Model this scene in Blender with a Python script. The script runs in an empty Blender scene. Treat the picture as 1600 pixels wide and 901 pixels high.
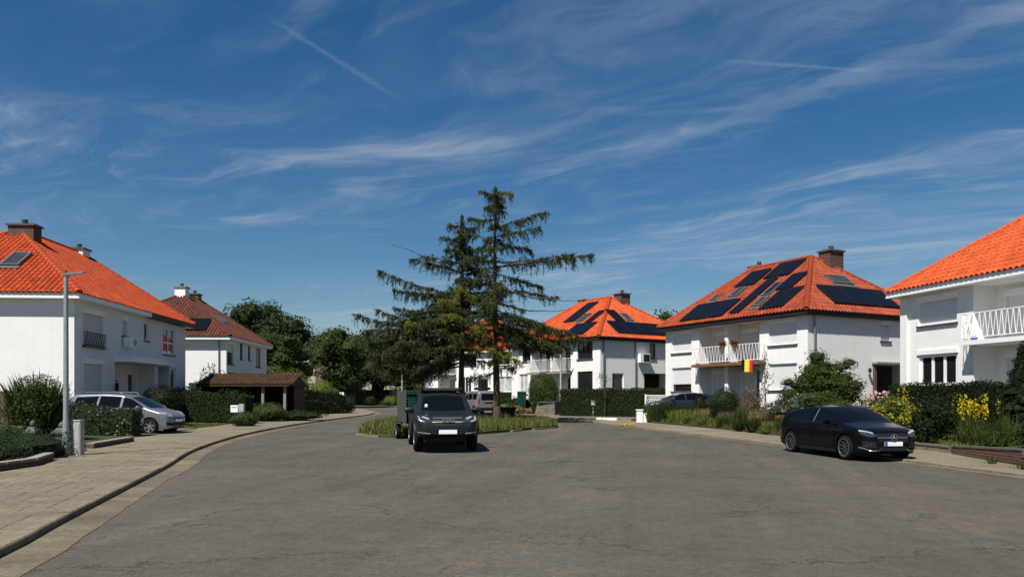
import bpy, bmesh, math, random
import numpy as np
from mathutils import Vector, Matrix
random.seed(7)
RNG = np.random.default_rng(11)
scene = bpy.context.scene
COL = scene.collection
R = math.radians

# ------------------------------------------------------------------ camera
EYE = 1.68
cam_d = bpy.data.cameras.new("camera")
cam_d.lens = 27.0
cam_d.sensor_width = 36.0
cam_d.shift_y = 0.1066
cam_d.clip_start = 0.1
cam_d.clip_end = 3000
cam = bpy.data.objects.new("camera", cam_d)
cam.location = (0, 0, EYE)
cam.rotation_euler = (R(90), 0, 0)
COL.objects.link(cam)
scene.camera = cam
scene.render.resolution_x = 1024
scene.render.resolution_y = 576

# ------------------------------------------------------------------ light
SUN_EL = R(57)
SUN_TH = R(34)          # from straight behind the camera towards the left
sdir = Vector((-math.sin(SUN_TH)*math.cos(SUN_EL), -math.cos(SUN_TH)*math.cos(SUN_EL), math.sin(SUN_EL)))
sl = bpy.data.lights.new("sun", 'SUN')
sl.energy = 5.0
sl.angle = R(0.53)
sl.color = (1.0, 0.955, 0.88)
so = bpy.data.objects.new("sun", sl)
so.rotation_euler = sdir.to_track_quat('Z', 'Y').to_euler()
COL.objects.link(so)

world = bpy.data.worlds.new("World")
scene.world = world
world.use_nodes = True
wn = world.node_tree
for n in list(wn.nodes):
    wn.nodes.remove(n)
def wnode(t, **kw):
    n = wn.nodes.new(t)
    for k, v in kw.items():
        setattr(n, k, v)
    return n
def wmath(op, a, b=None, c=None):
    n = wnode('ShaderNodeMath', operation=op)
    for i, v in enumerate((a, b, c)):
        if v is None:
            continue
        if isinstance(v, (int, float)):
            n.inputs[i].default_value = v
        else:
            wn.links.new(v, n.inputs[i])
    return n.outputs[0]
sky = wnode('ShaderNodeTexSky', sky_type='NISHITA', sun_disc=False)
sky.sun_elevation = SUN_EL
sky.sun_rotation = math.atan2(sdir.x, sdir.y)
sky.air_density = 1.0
sky.dust_density = 0.5
sky.ozone_density = 2.0
tc = wnode('ShaderNodeTexCoord')
sep = wnode('ShaderNodeSeparateXYZ')
wn.links.new(tc.outputs['Generated'], sep.inputs[0])
zc = wmath('MAXIMUM', sep.outputs[2], 0.03)
pxx = wmath('DIVIDE', sep.outputs[0], zc)
pyy = wmath('DIVIDE', sep.outputs[1], zc)
pv = wnode('ShaderNodeCombineXYZ')
wn.links.new(pxx, pv.inputs[0]); wn.links.new(pyy, pv.inputs[1])
def cirrus(rot, sx, sy, scale, lo, hi, detail=7, dist=0.8, off=(0, 0, 0)):
    ro = wnode('ShaderNodeMapping'); ro.inputs['Rotation'].default_value = (0, 0, R(rot))   # turn first, then stretch along the wind
    wn.links.new(pv2.outputs[0], ro.inputs[0])
    mp = wnode('ShaderNodeMapping')
    mp.inputs['Scale'].default_value = (sx, sy, 1)
    mp.inputs['Location'].default_value = off
    wn.links.new(ro.outputs[0], mp.inputs[0])
    nz = wnode('ShaderNodeTexNoise')
    nz.inputs['Scale'].default_value = scale
    nz.inputs['Detail'].default_value = detail
    nz.inputs['Roughness'].default_value = 0.62
    nz.inputs['Distortion'].default_value = dist
    wn.links.new(mp.outputs[0], nz.inputs['Vector'])
    mr = wnode('ShaderNodeMapRange', interpolation_type='SMOOTHSTEP')
    mr.inputs[1].default_value = lo; mr.inputs[2].default_value = hi
    wn.links.new(nz.outputs['Fac'], mr.inputs[0])
    return mr.outputs[0]
wz = wnode('ShaderNodeTexNoise'); wz.inputs['Scale'].default_value = 0.8; wz.inputs['Detail'].default_value = 3
wn.links.new(pv.outputs[0], wz.inputs['Vector'])
wsc = wnode('ShaderNodeVectorMath', operation='SCALE'); wsc.inputs['Scale'].default_value = 1.0; wn.links.new(wz.outputs['Color'], wsc.inputs[0])
pv2 = wnode('ShaderNodeVectorMath', operation='ADD'); wn.links.new(pv.outputs[0], pv2.inputs[0]); wn.links.new(wsc.outputs[0], pv2.inputs[1])
c1 = cirrus(27, 0.40, 1.5, 1.3, 0.42, 0.82, detail=10, dist=0.7, off=(4.4, 17.3, 0))
c2 = cirrus(46, 0.5, 1.9, 2.3, 0.45, 0.84, detail=10, dist=0.8, off=( 17.3,4.4, 0))
c3 = cirrus(25, 0.5, 0.75, 0.6, 0.36, 0.62, detail=4, dist=0.5, off=(0.2, 3.6, 0))
c4 = cirrus(0, 0.5, 0.5, 0.45, 0.35, 0.75, detail=4, dist=0.6, off=(1.3, 4.2, 0))
veil = wmath('ADD', wmath('MULTIPLY', c3, wmath('ADD', wmath('MULTIPLY', c1, 0.62), wmath('MULTIPLY', c2, 0.42))), wmath('MULTIPLY', wmath('MULTIPLY', c4, c3), 0.16))
def trail(p0, p1, width, strength, ragged=0.5):
    """a contrail: the distance to a straight line laid in the cloud plane"""
    ax, ay = p0; bx, by = p1
    L = math.hypot(bx-ax, by-ay); dx, dy = (bx-ax)/L, (by-ay)/L
    rx = wmath('SUBTRACT', pxx, ax); ry = wmath('SUBTRACT', pyy, ay)
    al = wmath('ADD', wmath('MULTIPLY', rx, dx), wmath('MULTIPLY', ry, dy))
    ac = wmath('ABSOLUTE', wmath('ADD', wmath('MULTIPLY', rx, -dy), wmath('MULTIPLY', ry, dx)))
    nz = wnode('ShaderNodeTexNoise'); nz.inputs['Scale'].default_value = 2.2/width*0.35; nz.inputs['Detail'].default_value = 5
    wn.links.new(pv.outputs[0], nz.inputs['Vector'])
    acn = wmath('ADD', ac, wmath('MULTIPLY', wmath('SUBTRACT', nz.outputs['Fac'], 0.5), width*ragged*2))
    mr = wnode('ShaderNodeMapRange', interpolation_type='SMOOTHSTEP')
    mr.inputs[1].default_value = width; mr.inputs[2].default_value = 0.0
    wn.links.new(acn, mr.inputs[0])
    e = wnode('ShaderNodeMapRange', interpolation_type='SMOOTHSTEP')
    e.inputs[1].default_value = 0.0; e.inputs[2].default_value = L*0.25
    wn.links.new(al, e.inputs[0])
    f = wnode('ShaderNodeMapRange', interpolation_type='SMOOTHSTEP')
    f.inputs[1].default_value = L; f.inputs[2].default_value = L*0.55
    wn.links.new(al, f.inputs[0])
    k = wmath('MULTIPLY', wmath('MULTIPLY', mr.outputs[0], e.outputs[0]), f.outputs[0])
    return wmath('MULTIPLY', wmath('MULTIPLY', k, strength), wmath('ADD', nz.outputs['Fac'], 0.35))
t1 = trail((-0.66, 1.98), (-0.33, 2.68), 0.020, 0.12, 1.2)
t2 = trail((1.75, 1.35), (0.05, 3.84), 0.13, 0.17, 1.5)
t3 = trail((1.15, 2.36), (0.55, 2.27), 0.02, 0.16, 0.9)
cl = wmath('MINIMUM', wmath('ADD', wmath('ADD', wmath('MULTIPLY', veil, 0.98), t1), wmath('ADD', t2, t3)), 0.8)
above = wnode('ShaderNodeMapRange', interpolation_type='SMOOTHSTEP')
above.inputs[1].default_value = 0.02; above.inputs[2].default_value = 0.12
wn.links.new(sep.outputs[2], above.inputs[0])
cl = wmath('MULTIPLY', cl, above.outputs[0])
mixw = wnode('ShaderNodeMix', data_type='RGBA')
wn.links.new(cl, mixw.inputs['Factor'])
hsv = wnode('ShaderNodeHueSaturation'); hsv.inputs['Saturation'].default_value = 1.41
wn.links.new(sky.outputs[0], hsv.inputs['Color'])
wn.links.new(hsv.outputs[0], mixw.inputs[6])
mixw.inputs[7].default_value = (6.2, 6.9, 7.8, 1)
bg = wnode('ShaderNodeBackground')
bg.inputs[1].default_value = 0.051
wn.links.new(mixw.outputs[2], bg.inputs[0])
wo = wnode('ShaderNodeOutputWorld')
wn.links.new(bg.outputs[0], wo.inputs[0])

vs = scene.view_settings
vs.view_transform = 'Standard'
vs.look = 'None'
vs.gamma = 1
vs.use_curve_mapping = False
vs.exposure = 0.60

# ------------------------------------------------------------------ materials
MATS = {}
def mat(name, col, rough=0.7, metal=0.0, noise=0.0, nscale=8.0, bump=0.0, bscale=40.0, spec=0.5,
        col2=None, coat=0.0, tint=0.0, coords='Object', detail=5):
    m = bpy.data.materials.new(name); m.use_nodes = True
    nt = m.node_tree; b = nt.nodes['Principled BSDF']
    b.inputs['Roughness'].default_value = rough
    b.inputs['Metallic'].default_value = metal
    b.inputs['Specular IOR Level'].default_value = spec if rough < 0.5 else min(spec, 0.18)
    b.inputs['Coat Weight'].default_value = coat
    b.inputs['Coat Roughness'].default_value = 0.04
    c = (*col, 1)
    b.inputs['Base Color'].default_value = c
    t = nt.nodes.new('ShaderNodeTexCoord')
    src = None
    if noise or col2:
        n = nt.nodes.new('ShaderNodeTexNoise'); n.inputs['Scale'].default_value = nscale
        n.inputs['Detail'].default_value = detail; n.inputs['Roughness'].default_value = 0.65
        nt.links.new(t.outputs[coords], n.inputs['Vector'])
        r = nt.nodes.new('ShaderNodeValToRGB')
        e = r.color_ramp.elements
        e[0].position = 0.32; e[1].position = 0.68
        if col2:
            e[0].color = c; e[1].color = (*col2, 1)
        else:
            e[0].color = (*[x*(1-noise) for x in col], 1); e[1].color = (*[min(1, x*(1+noise)) for x in col], 1)
        nt.links.new(n.outputs['Fac'], r.inputs[0])
        src = r.outputs[0]
    if tint:
        a = nt.nodes.new('ShaderNodeAttribute'); a.attribute_name = 'tint'
        hs = nt.nodes.new('ShaderNodeHueSaturation')
        mr = nt.nodes.new('ShaderNodeMapRange'); mr.inputs[3].default_value = 1-tint; mr.inputs[4].default_value = 1+tint
        nt.links.new(a.outputs['Fac'], mr.inputs[0]); nt.links.new(mr.outputs[0], hs.inputs['Value'])
        if src: nt.links.new(src, hs.inputs['Color'])
        else: hs.inputs['Color'].default_value = c
        src = hs.outputs[0]
    if src: nt.links.new(src, b.inputs['Base Color'])
    if bump:
        n2 = nt.nodes.new('ShaderNodeTexNoise'); n2.inputs['Scale'].default_value = bscale; n2.inputs['Detail'].default_value = 4
        nt.links.new(t.outputs[coords], n2.inputs['Vector'])
        bp = nt.nodes.new('ShaderNodeBump'); bp.inputs['Strength'].default_value = bump; bp.inputs['Distance'].default_value = 0.02
        nt.links.new(n2.outputs['Fac'], bp.inputs['Height']); nt.links.new(bp.outputs[0], b.inputs['Normal'])
    MATS[name] = m
    return m
def leafmat(name, dark, light, rough=0.6, trans=0.25, spec=0.15):
    """foliage: every leaf takes its own place between two leaf colours"""
    m = bpy.data.materials.new(name); m.use_nodes = True
    nt = m.node_tree; b = nt.nodes['Principled BSDF']
    a = nt.nodes.new('ShaderNodeAttribute'); a.attribute_name = 'tint'
    r = nt.nodes.new('ShaderNodeValToRGB'); e = r.color_ramp.elements
    e[0].color = (*dark, 1); e[1].color = (*light, 1)
    nt.links.new(a.outputs['Fac'], r.inputs[0])
    nt.links.new(r.outputs[0], b.inputs['Base Color'])
    b.inputs['Roughness'].default_value = rough
    b.inputs['Specular IOR Level'].default_value = spec
    tr = nt.nodes.new('ShaderNodeBsdfTranslucent'); nt.links.new(r.outputs[0], tr.inputs[0])
    mx = nt.nodes.new('ShaderNodeMixShader'); mx.inputs[0].default_value = trans
    out = nt.nodes['Material Output']
    nt.links.new(b.outputs[0], mx.inputs[1]); nt.links.new(tr.outputs[0], mx.inputs[2]); nt.links.new(mx.outputs[0], out.inputs[0])
    MATS[name] = m
    return m
def brickmat(name, c1, c2, mortar, scale=1.0, bump=0.5, rough=0.85, course=0.075, length=0.22, stain=0.0):
    """brickwork on upright walls of any heading: along-wall distance and height drive the pattern"""
    m = bpy.data.materials.new(name); m.use_nodes = True
    nt = m.node_tree; b = nt.nodes['Principled BSDF']; b.inputs['Roughness'].default_value = rough
    b.inputs['Specular IOR Level'].default_value = 0.25
    geo = nt.nodes.new('ShaderNodeNewGeometry')
    cr = nt.nodes.new('ShaderNodeVectorMath'); cr.operation = 'CROSS_PRODUCT'; cr.inputs[1].default_value = (0, 0, 1)
    nt.links.new(geo.outputs['True Normal'], cr.inputs[0])
    dt = nt.nodes.new('ShaderNodeVectorMath'); dt.operation = 'DOT_PRODUCT'
    nt.links.new(cr.outputs[0], dt.inputs[0]); nt.links.new(geo.outputs['Position'], dt.inputs[1])
    sp = nt.nodes.new('ShaderNodeSeparateXYZ'); nt.links.new(geo.outputs['Position'], sp.inputs[0])
    cb = nt.nodes.new('ShaderNodeCombineXYZ'); nt.links.new(dt.outputs['Value'], cb.inputs[0]); nt.links.new(sp.outputs[2], cb.inputs[1])
    wob = nt.nodes.new('ShaderNodeTexNoise'); wob.inputs['Scale'].default_value = 6.0; wob.inputs['Detail'].default_value = 2
    nt.links.new(geo.outputs['Position'], wob.inputs['Vector'])
    ws = nt.nodes.new('ShaderNodeVectorMath'); ws.operation = 'SCALE'; ws.inputs['Scale'].default_value = 0.022
    nt.links.new(wob.outputs['Color'], ws.inputs[0])
    ad = nt.nodes.new('ShaderNodeVectorMath'); ad.operation = 'ADD'
    nt.links.new(cb.outputs[0], ad.inputs[0]); nt.links.new(ws.outputs[0], ad.inputs[1])
    bt = nt.nodes.new('ShaderNodeTexBrick')
    bt.inputs['Color1'].default_value = (*c1, 1); bt.inputs['Color2'].default_value = (*c2, 1); bt.inputs['Mortar'].default_value = (*mortar, 1)
    bt.inputs['Scale'].default_value = scale
    bt.inputs['Mortar Size'].default_value = 0.009; bt.inputs['Mortar Smooth'].default_value = 0.4
    bt.inputs['Brick Width'].default_value = length; bt.inputs['Row Height'].default_value = course
    nt.links.new(ad.outputs[0], bt.inputs['Vector'])
    nz = nt.nodes.new('ShaderNodeTexNoise'); nz.inputs['Scale'].default_value = 1.1; nz.inputs['Detail'].default_value = 6; nz.inputs['Roughness'].default_value = 0.7
    nt.links.new(geo.outputs['Position'], nz.inputs['Vector'])
    mr = nt.nodes.new('ShaderNodeMapRange'); mr.inputs[1].default_value = 0.3; mr.inputs[2].default_value = 0.75
    mr.inputs[3].default_value = 1.0; mr.inputs[4].default_value = 1.0-stain
    nt.links.new(nz.outputs['Fac'], mr.inputs[0])
    mps = nt.nodes.new('ShaderNodeMapping'); mps.inputs['Scale'].default_value = (3.5, 3.5, .22); nt.links.new(geo.outputs['Position'], mps.inputs[0])
    sn = nt.nodes.new('ShaderNodeTexNoise'); sn.inputs['Scale'].default_value = 1.0; sn.inputs['Detail'].default_value = 5; nt.links.new(mps.outputs[0], sn.inputs['Vector'])
    ms = nt.nodes.new('ShaderNodeMapRange'); ms.inputs[1].default_value = .52; ms.inputs[2].default_value = .8; ms.inputs[3].default_value = 1.0; ms.inputs[4].default_value = 1.0-stain*0.9
    nt.links.new(sn.outputs['Fac'], ms.inputs[0]); mm_ = nt.nodes.new('ShaderNodeMath'); mm_.operation = 'MULTIPLY'; nt.links.new(mr.outputs[0], mm_.inputs[0]); nt.links.new(ms.outputs[0], mm_.inputs[1])
    hs = nt.nodes.new('ShaderNodeHueSaturation'); nt.links.new(bt.outputs['Color'], hs.inputs['Color']); nt.links.new(mm_.outputs[0], hs.inputs['Value'])
    nt.links.new(hs.outputs[0], b.inputs['Base Color'])
    fn = nt.nodes.new('ShaderNodeTexNoise'); fn.inputs['Scale'].default_value = 14; fn.inputs['Detail'].default_value = 4
    nt.links.new(geo.outputs['Position'], fn.inputs['Vector'])
    inv = nt.nodes.new('ShaderNodeMath'); inv.operation = 'MULTIPLY_ADD'; inv.inputs[1].default_value = -1.0
    nt.links.new(bt.outputs['Fac'], inv.inputs[0]); nt.links.new(fn.outputs['Fac'], inv.inputs[2])
    bp = nt.nodes.new('ShaderNodeBump'); bp.inputs['Strength'].default_value = bump; bp.inputs['Distance'].default_value = 0.012
    nt.links.new(inv.outputs[0], bp.inputs['Height']); nt.links.new(bp.outputs[0], b.inputs['Normal'])
    MATS[name] = m
    return m

def asphalt():
    m = bpy.data.materials.new('asphalt'); m.use_nodes = True
    nt = m.node_tree; b = nt.nodes['Principled BSDF']; b.inputs['Roughness'].default_value = 0.85
    b.inputs['Specular IOR Level'].default_value = 0.3
    geo = nt.nodes.new('ShaderNodeNewGeometry'); P = geo.outputs['Position']
    def noise(scale, detail, rough=0.6, vec=P, dist=0):
        n = nt.nodes.new('ShaderNodeTexNoise'); n.inputs['Scale'].default_value = scale
        n.inputs['Detail'].default_value = detail; n.inputs['Roughness'].default_value = rough; n.inputs['Distortion'].default_value = dist
        nt.links.new(vec, n.inputs['Vector']); return n
    def mrange(s, a, b_, c, d, smooth=False):
        n = nt.nodes.new('ShaderNodeMapRange')
        if smooth: n.interpolation_type = 'SMOOTHSTEP'
        for i, v in enumerate((a, b_, c, d)): n.inputs[i+1].default_value = v
        nt.links.new(s, n.inputs[0]); return n.outputs[0]
    def mul(a, c):
        n = nt.nodes.new('ShaderNodeMath'); n.operation = 'MULTIPLY'; nt.links.new(a, n.inputs[0])
        if isinstance(c, float): n.inputs[1].default_value = c
        else: nt.links.new(c, n.inputs[1])
        return n.outputs[0]
    big = noise(0.22, 5, 0.65); speck = noise(34, 3, 0.8); mid = noise(2.6, 5, 0.7)
    r = nt.nodes.new('ShaderNodeValToRGB'); e = r.color_ramp.elements
    e[0].position = 0.3; e[0].color = (0.053, 0.047, 0.036, 1); e[1].position = 0.72; e[1].color = (0.087, 0.077, 0.060, 1)
    nt.links.new(big.outputs['Fac'], r.inputs[0])
    grit = noise(11, 5, 0.85)
    mpl = nt.nodes.new('ShaderNodeMapping'); mpl.inputs['Rotation'].default_value = (0, 0, 0.2); nt.links.new(P, mpl.inputs[0])
    mps = nt.nodes.new('ShaderNodeMapping'); mps.inputs['Scale'].default_value = (0.9, 0.07, 1); nt.links.new(mpl.outputs[0], mps.inputs[0])
    lane = noise(1.0, 4, 0.6, vec=mps.outputs[0], dist=0.6)
    mid_l = mrange(lane.outputs['Fac'], 0.3, 0.7, 0.84, 1.16)
    v = mul(mid_l, mul(mul(mrange(speck.outputs['Fac'], 0.25, 0.75, 0.6, 1.4), mrange(grit.outputs['Fac'], 0.28, 0.72, 0.62, 1.42)), mrange(mid.outputs['Fac'], 0.3, 0.7, 0.82, 1.18)))
    hs = nt.nodes.new('ShaderNodeHueSaturation'); nt.links.new(r.outputs[0], hs.inputs['Color']); nt.links.new(v, hs.inputs['Value'])
    # reddish worn patches
    red = noise(0.55, 4, 0.7); rm = mrange(red.outputs['Fac'], 0.60, 0.74, 0.0, 0.45, True)
    mx = nt.nodes.new('ShaderNodeMix'); mx.data_type = 'RGBA'; nt.links.new(rm, mx.inputs['Factor'])
    nt.links.new(hs.outputs[0], mx.inputs[6]); mx.inputs[7].default_value = (0.085, 0.066, 0.058, 1)
    # cracks
    wob = noise(0.9, 6, 0.7)
    vm = nt.nodes.new('ShaderNodeVectorMath'); vm.operation = 'SCALE'; vm.inputs['Scale'].default_value = 2.6
    nt.links.new(wob.outputs['Color'], vm.inputs[0])
    va = nt.nodes.new('ShaderNodeVectorMath'); va.operation = 'ADD'; nt.links.new(P, va.inputs[0]); nt.links.new(vm.outputs[0], va.inputs[1])
    vo = nt.nodes.new('ShaderNodeTexVoronoi'); vo.feature = 'DISTANCE_TO_EDGE'; vo.voronoi_dimensions = '2D'; vo.inputs['Scale'].default_value = 0.30
    nt.links.new(va.outputs[0], vo.inputs['Vector'])
    ck = mrange(vo.outputs['Distance'], 0.0, 0.0115, 1.0, 0.0, True)
    cm = noise(0.35, 3, 0.6); cmask = mrange(cm.outputs['Fac'], 0.40, 0.52, 0.0, 0.88, True)
    crack = mul(ck, cmask)
    mx2 = nt.nodes.new('ShaderNodeMix'); mx2.data_type = 'RGBA'; nt.links.new(crack, mx2.inputs['Factor'])
    nt.links.new(mx.outputs[2], mx2.inputs[6]); mx2.inputs[7].default_value = (0.022, 0.020, 0.018, 1)
    nt.links.new(mx2.outputs[2], b.inputs['Base Color'])
    hsum = nt.nodes.new('ShaderNodeMath'); hsum.operation = 'SUBTRACT'; nt.links.new(speck.outputs['Fac'], hsum.inputs[0]); nt.links.new(crack, hsum.inputs[1])
    bp = nt.nodes.new('ShaderNodeBump'); bp.inputs['Strength'].default_value = 0.6; bp.inputs['Distance'].default_value = 0.012
    nt.links.new(hsum.outputs[0], bp.inputs['Height']); nt.links.new(bp.outputs[0], b.inputs['Normal'])
    MATS['asphalt'] = m
asphalt()
def gritty(name, c1, c2, c3, tint=0.0, bump=0.6):
    """worn concrete: broad stains, yellow lichen bands and a coarse grit"""
    m = bpy.data.materials.new(name); m.use_nodes = True; nt = m.node_tree; b = nt.nodes['Principled BSDF']
    b.inputs['Roughness'].default_value = 0.92; b.inputs['Specular IOR Level'].default_value = 0.2
    geo = nt.nodes.new('ShaderNodeNewGeometry')
    def nz(scale, detail, rough=.65, sx=1.0):
        n = nt.nodes.new('ShaderNodeTexNoise'); n.inputs['Scale'].default_value = scale; n.inputs['Detail'].default_value = detail; n.inputs['Roughness'].default_value = rough
        mp = nt.nodes.new('ShaderNodeMapping'); mp.inputs['Scale'].default_value = (sx, 1, 1); mp.inputs['Rotation'].default_value = (0, 0, 0.12)
        nt.links.new(geo.outputs['Position'], mp.inputs[0]); nt.links.new(mp.outputs[0], n.inputs['Vector']); return n.outputs['Fac']
    r = nt.nodes.new('ShaderNodeValToRGB'); e = r.color_ramp.elements; e[0].position = .33; e[0].color = (*c1, 1); e[1].position = .68; e[1].color = (*c2, 1)
    nt.links.new(nz(0.9, 6, .7, .45), r.inputs[0])
    mr = nt.nodes.new('ShaderNodeMapRange'); mr.interpolation_type = 'SMOOTHSTEP'; mr.inputs[1].default_value = .5; mr.inputs[2].default_value = .72; mr.inputs[4].default_value = .7
    nt.links.new(nz(0.7, 7, .75, .35), mr.inputs[0])
    mx = nt.nodes.new('ShaderNodeMix'); mx.data_type = 'RGBA'; nt.links.new(mr.outputs[0], mx.inputs['Factor']); nt.links.new(r.outputs[0], mx.inputs[6]); mx.inputs[7].default_value = (*c3, 1)
    gr = nz(13, 5, .85); g2 = nt.nodes.new('ShaderNodeMapRange'); g2.inputs[1].default_value = .28; g2.inputs[2].default_value = .72; g2.inputs[3].default_value = .50; g2.inputs[4].default_value = 1.50
    nt.links.new(gr, g2.inputs[0]); val = g2.outputs[0]
    if tint:
        at = nt.nodes.new('ShaderNodeAttribute'); at.attribute_name = 'tint'; t2 = nt.nodes.new('ShaderNodeMapRange'); t2.inputs[3].default_value = 1-tint; t2.inputs[4].default_value = 1+tint
        nt.links.new(at.outputs['Fac'], t2.inputs[0]); mu = nt.nodes.new('ShaderNodeMath'); mu.operation = 'MULTIPLY'; nt.links.new(val, mu.inputs[0]); nt.links.new(t2.outputs[0], mu.inputs[1]); val = mu.outputs[0]
    hs = nt.nodes.new('ShaderNodeHueSaturation'); nt.links.new(mx.outputs[2], hs.inputs['Color']); nt.links.new(val, hs.inputs['Value']); nt.links.new(hs.outputs[0], b.inputs['Base Color'])
    bp = nt.nodes.new('ShaderNodeBump'); bp.inputs['Strength'].default_value = bump; bp.inputs['Distance'].default_value = .012; nt.links.new(gr, bp.inputs['Height']); nt.links.new(bp.outputs[0], b.inputs['Normal'])
    MATS[name] = m
gritty('paving', (0.112, 0.097, 0.072), (0.180, 0.152, 0.108), (0.225, 0.178, 0.098), tint=0.05)
gritty('gutter', (0.075, 0.065, 0.047), (0.145, 0.122, 0.082), (0.21, 0.17, 0.10))
gritty('kerb', (0.12, 0.103, 0.075), (0.19, 0.16, 0.11), (0.23, 0.185, 0.11))
gritty('drive', (0.085, 0.080, 0.068), (0.125, 0.112, 0.086), (0.15, 0.125, 0.08))
mat('soil', (0.035, 0.030, 0.018), 0.95, col2=(0.05, 0.06, 0.022), nscale=1.3, bump=0.8, bscale=18)
mat('meadow', (0.035, 0.05, 0.014), 0.95, col2=(0.07, 0.08, 0.026), nscale=0.8, bump=0.8, bscale=20)
brickmat('white_brick', (0.80, 0.79, 0.765), (0.76, 0.755, 0.735), (0.72, 0.71, 0.69), bump=0.38, stain=0.06)
brickmat('red_brick', (0.135, 0.055, 0.036), (0.085, 0.038, 0.028), (0.16, 0.14, 0.12), bump=0.6, stain=0.3)
brickmat('brown_brick', (0.20, 0.14, 0.095), (0.15, 0.10, 0.07), (0.16, 0.14, 0.12), bump=0.6, stain=0.25)
brickmat('rubble_stone', (0.24, 0.20, 0.155), (0.15, 0.12, 0.10), (0.09, 0.08, 0.065), bump=0.8, stain=0.3, course=0.11, length=0.34)
mat('render_white', (0.78, 0.775, 0.755), 0.8, noise=0.03, nscale=1.5, bump=0.15, bscale=30)
mat('render_grey', (0.50, 0.50, 0.49), 0.85, noise=0.05, nscale=1.5, bump=0.15, bscale=30)
mat('white_paint', (0.80, 0.80, 0.79), 0.45, noise=0.03, nscale=3)
mat('shutter', (0.66, 0.66, 0.665), 0.5, noise=0.02, nscale=3)
mat('shutter_cream', (0.62, 0.60, 0.565), 0.5, noise=0.02, nscale=3)
mat('dark_trim', (0.018, 0.018, 0.020), 0.5, noise=0.2, nscale=4)
mat('sill_stone', (0.06, 0.06, 0.062), 0.6, noise=0.2, nscale=6)
mat('zinc', (0.22, 0.23, 0.24), 0.45, metal=0.6, noise=0.12, nscale=4)
mat('galvanised', (0.30, 0.32, 0.33), 0.5, metal=0.5, noise=0.12, nscale=5)
mat('lead', (0.09, 0.09, 0.095), 0.55, noise=0.2, nscale=5)
mat('glass_dark', (0.010, 0.012, 0.014), 0.04, spec=0.8)
mat('glass_room', (0.035, 0.036, 0.036), 0.06, spec=0.7, noise=0.5, nscale=1.2)
mat('curtain', (0.42, 0.42, 0.41), 0.15, noise=0.25, nscale=2.0)
mat('solar', (0.004, 0.0045, 0.008), 0.3, spec=0.12)
mat('tile_orange', (0.345, 0.054, 0.016), 0.6, noise=0.11, nscale=0.9, tint=0.2, bump=0.2, bscale=25)
mat('tile_bright', (0.40, 0.066, 0.016), 0.6, noise=0.10, nscale=0.9, tint=0.17, bump=0.2, bscale=25)
mat('tile_red', (0.235, 0.043, 0.017), 0.65, noise=0.15, nscale=0.9, tint=0.22, bump=0.2, bscale=25)
mat('tile_mossy', (0.145, 0.034, 0.020), 0.8, col2=(0.050, 0.034, 0.023), nscale=1.6, tint=0.25, bump=0.3, bscale=25)
mat('tile_brown', (0.075, 0.037, 0.018), 0.85, col2=(0.05, 0.027, 0.015), nscale=1.2, tint=0.2, bump=0.3, bscale=25)
mat('wood_dark', (0.045, 0.026, 0.016), 0.7, noise=0.3, nscale=5, bump=0.3, bscale=20)
mat('wood_brown', (0.16, 0.085, 0.04), 0.7, noise=0.3, nscale=5, bump=0.3, bscale=20)
mat('fence_wood', (0.12, 0.085, 0.055), 0.8, noise=0.3, nscale=4, bump=0.3, bscale=20)
mat('bark', (0.075, 0.055, 0.040), 0.95, noise=0.4, nscale=9, bump=1.0, bscale=22)
mat('bark_pale', (0.30, 0.28, 0.24), 0.9, noise=0.4, nscale=9, bump=0.6, bscale=22)
mat('concrete', (0.22, 0.21, 0.19), 0.9, noise=0.15, nscale=4, bump=0.4, bscale=30)
mat('old_stone', (0.10, 0.10, 0.088), 0.9, noise=0.3, nscale=5, bump=0.5, bscale=25)
mat('cabinet_grey', (0.36, 0.36, 0.35), 0.6, noise=0.06, nscale=4)
mat('corten', (0.11, 0.034, 0.015), 0.8, noise=0.3, nscale=6, bump=0.3, bscale=30)
mat('black_plastic', (0.010, 0.010, 0.011), 0.5)
mat('satin_black', (0.008, 0.008, 0.009), 0.35)
mat('rubber', (0.010, 0.010, 0.010), 0.9, noise=0.2, nscale=30, spec=0.1)
mat('shadow_black', (0.003, 0.003, 0.003), 0.9, spec=0.05)
mat('alloy', (0.55, 0.56, 0.57), 0.3, metal=0.85)
mat('alloy_black', (0.055, 0.055, 0.058), 0.35, metal=0.5)
mat('chrome', (0.75, 0.76, 0.78), 0.12, metal=1.0)
mat('paint_black', (0.0022, 0.0025, 0.0045), 0.22, coat=0.14, spec=0.14)
mat('paint_grey', (0.011, 0.0145, 0.0155), 0.35, metal=0.1, coat=0.18, spec=0.2)
mat('paint_silver', (0.23, 0.245, 0.26), 0.35, metal=0.55, coat=0.8)
mat('paint_vangrey', (0.20, 0.205, 0.20), 0.4, metal=0.4, coat=0.8)
mat('paint_blue', (0.018, 0.026, 0.042), 0.3, metal=0.3, coat=1.0)
mat('car_glass', (0.003, 0.004, 0.005), 0.03, spec=0.2)
mat('lamp_glass', (0.42, 0.44, 0.46), 0.08, spec=0.9, metal=0.3)
mat('lamp_dark', (0.03, 0.032, 0.036), 0.06, spec=0.9)
mat('lamp_red', (0.22, 0.012, 0.012), 0.2, spec=0.7)
mat('plate_white', (0.78, 0.78, 0.78), 0.4)
mat('plate_blue', (0.05, 0.08, 0.30), 0.4)
mat('green_plastic', (0.006, 0.042, 0.028), 0.5, noise=0.1, nscale=3)
mat('mesh_grey', (0.075, 0.085, 0.075), 0.6, metal=0.3, noise=0.45, nscale=14)
mat('flag_black', (0.008, 0.008, 0.008), 0.7)
mat('flag_yellow', (0.80, 0.55, 0.05), 0.7)
mat('flag_red', (0.62, 0.035, 0.04), 0.7)
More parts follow.
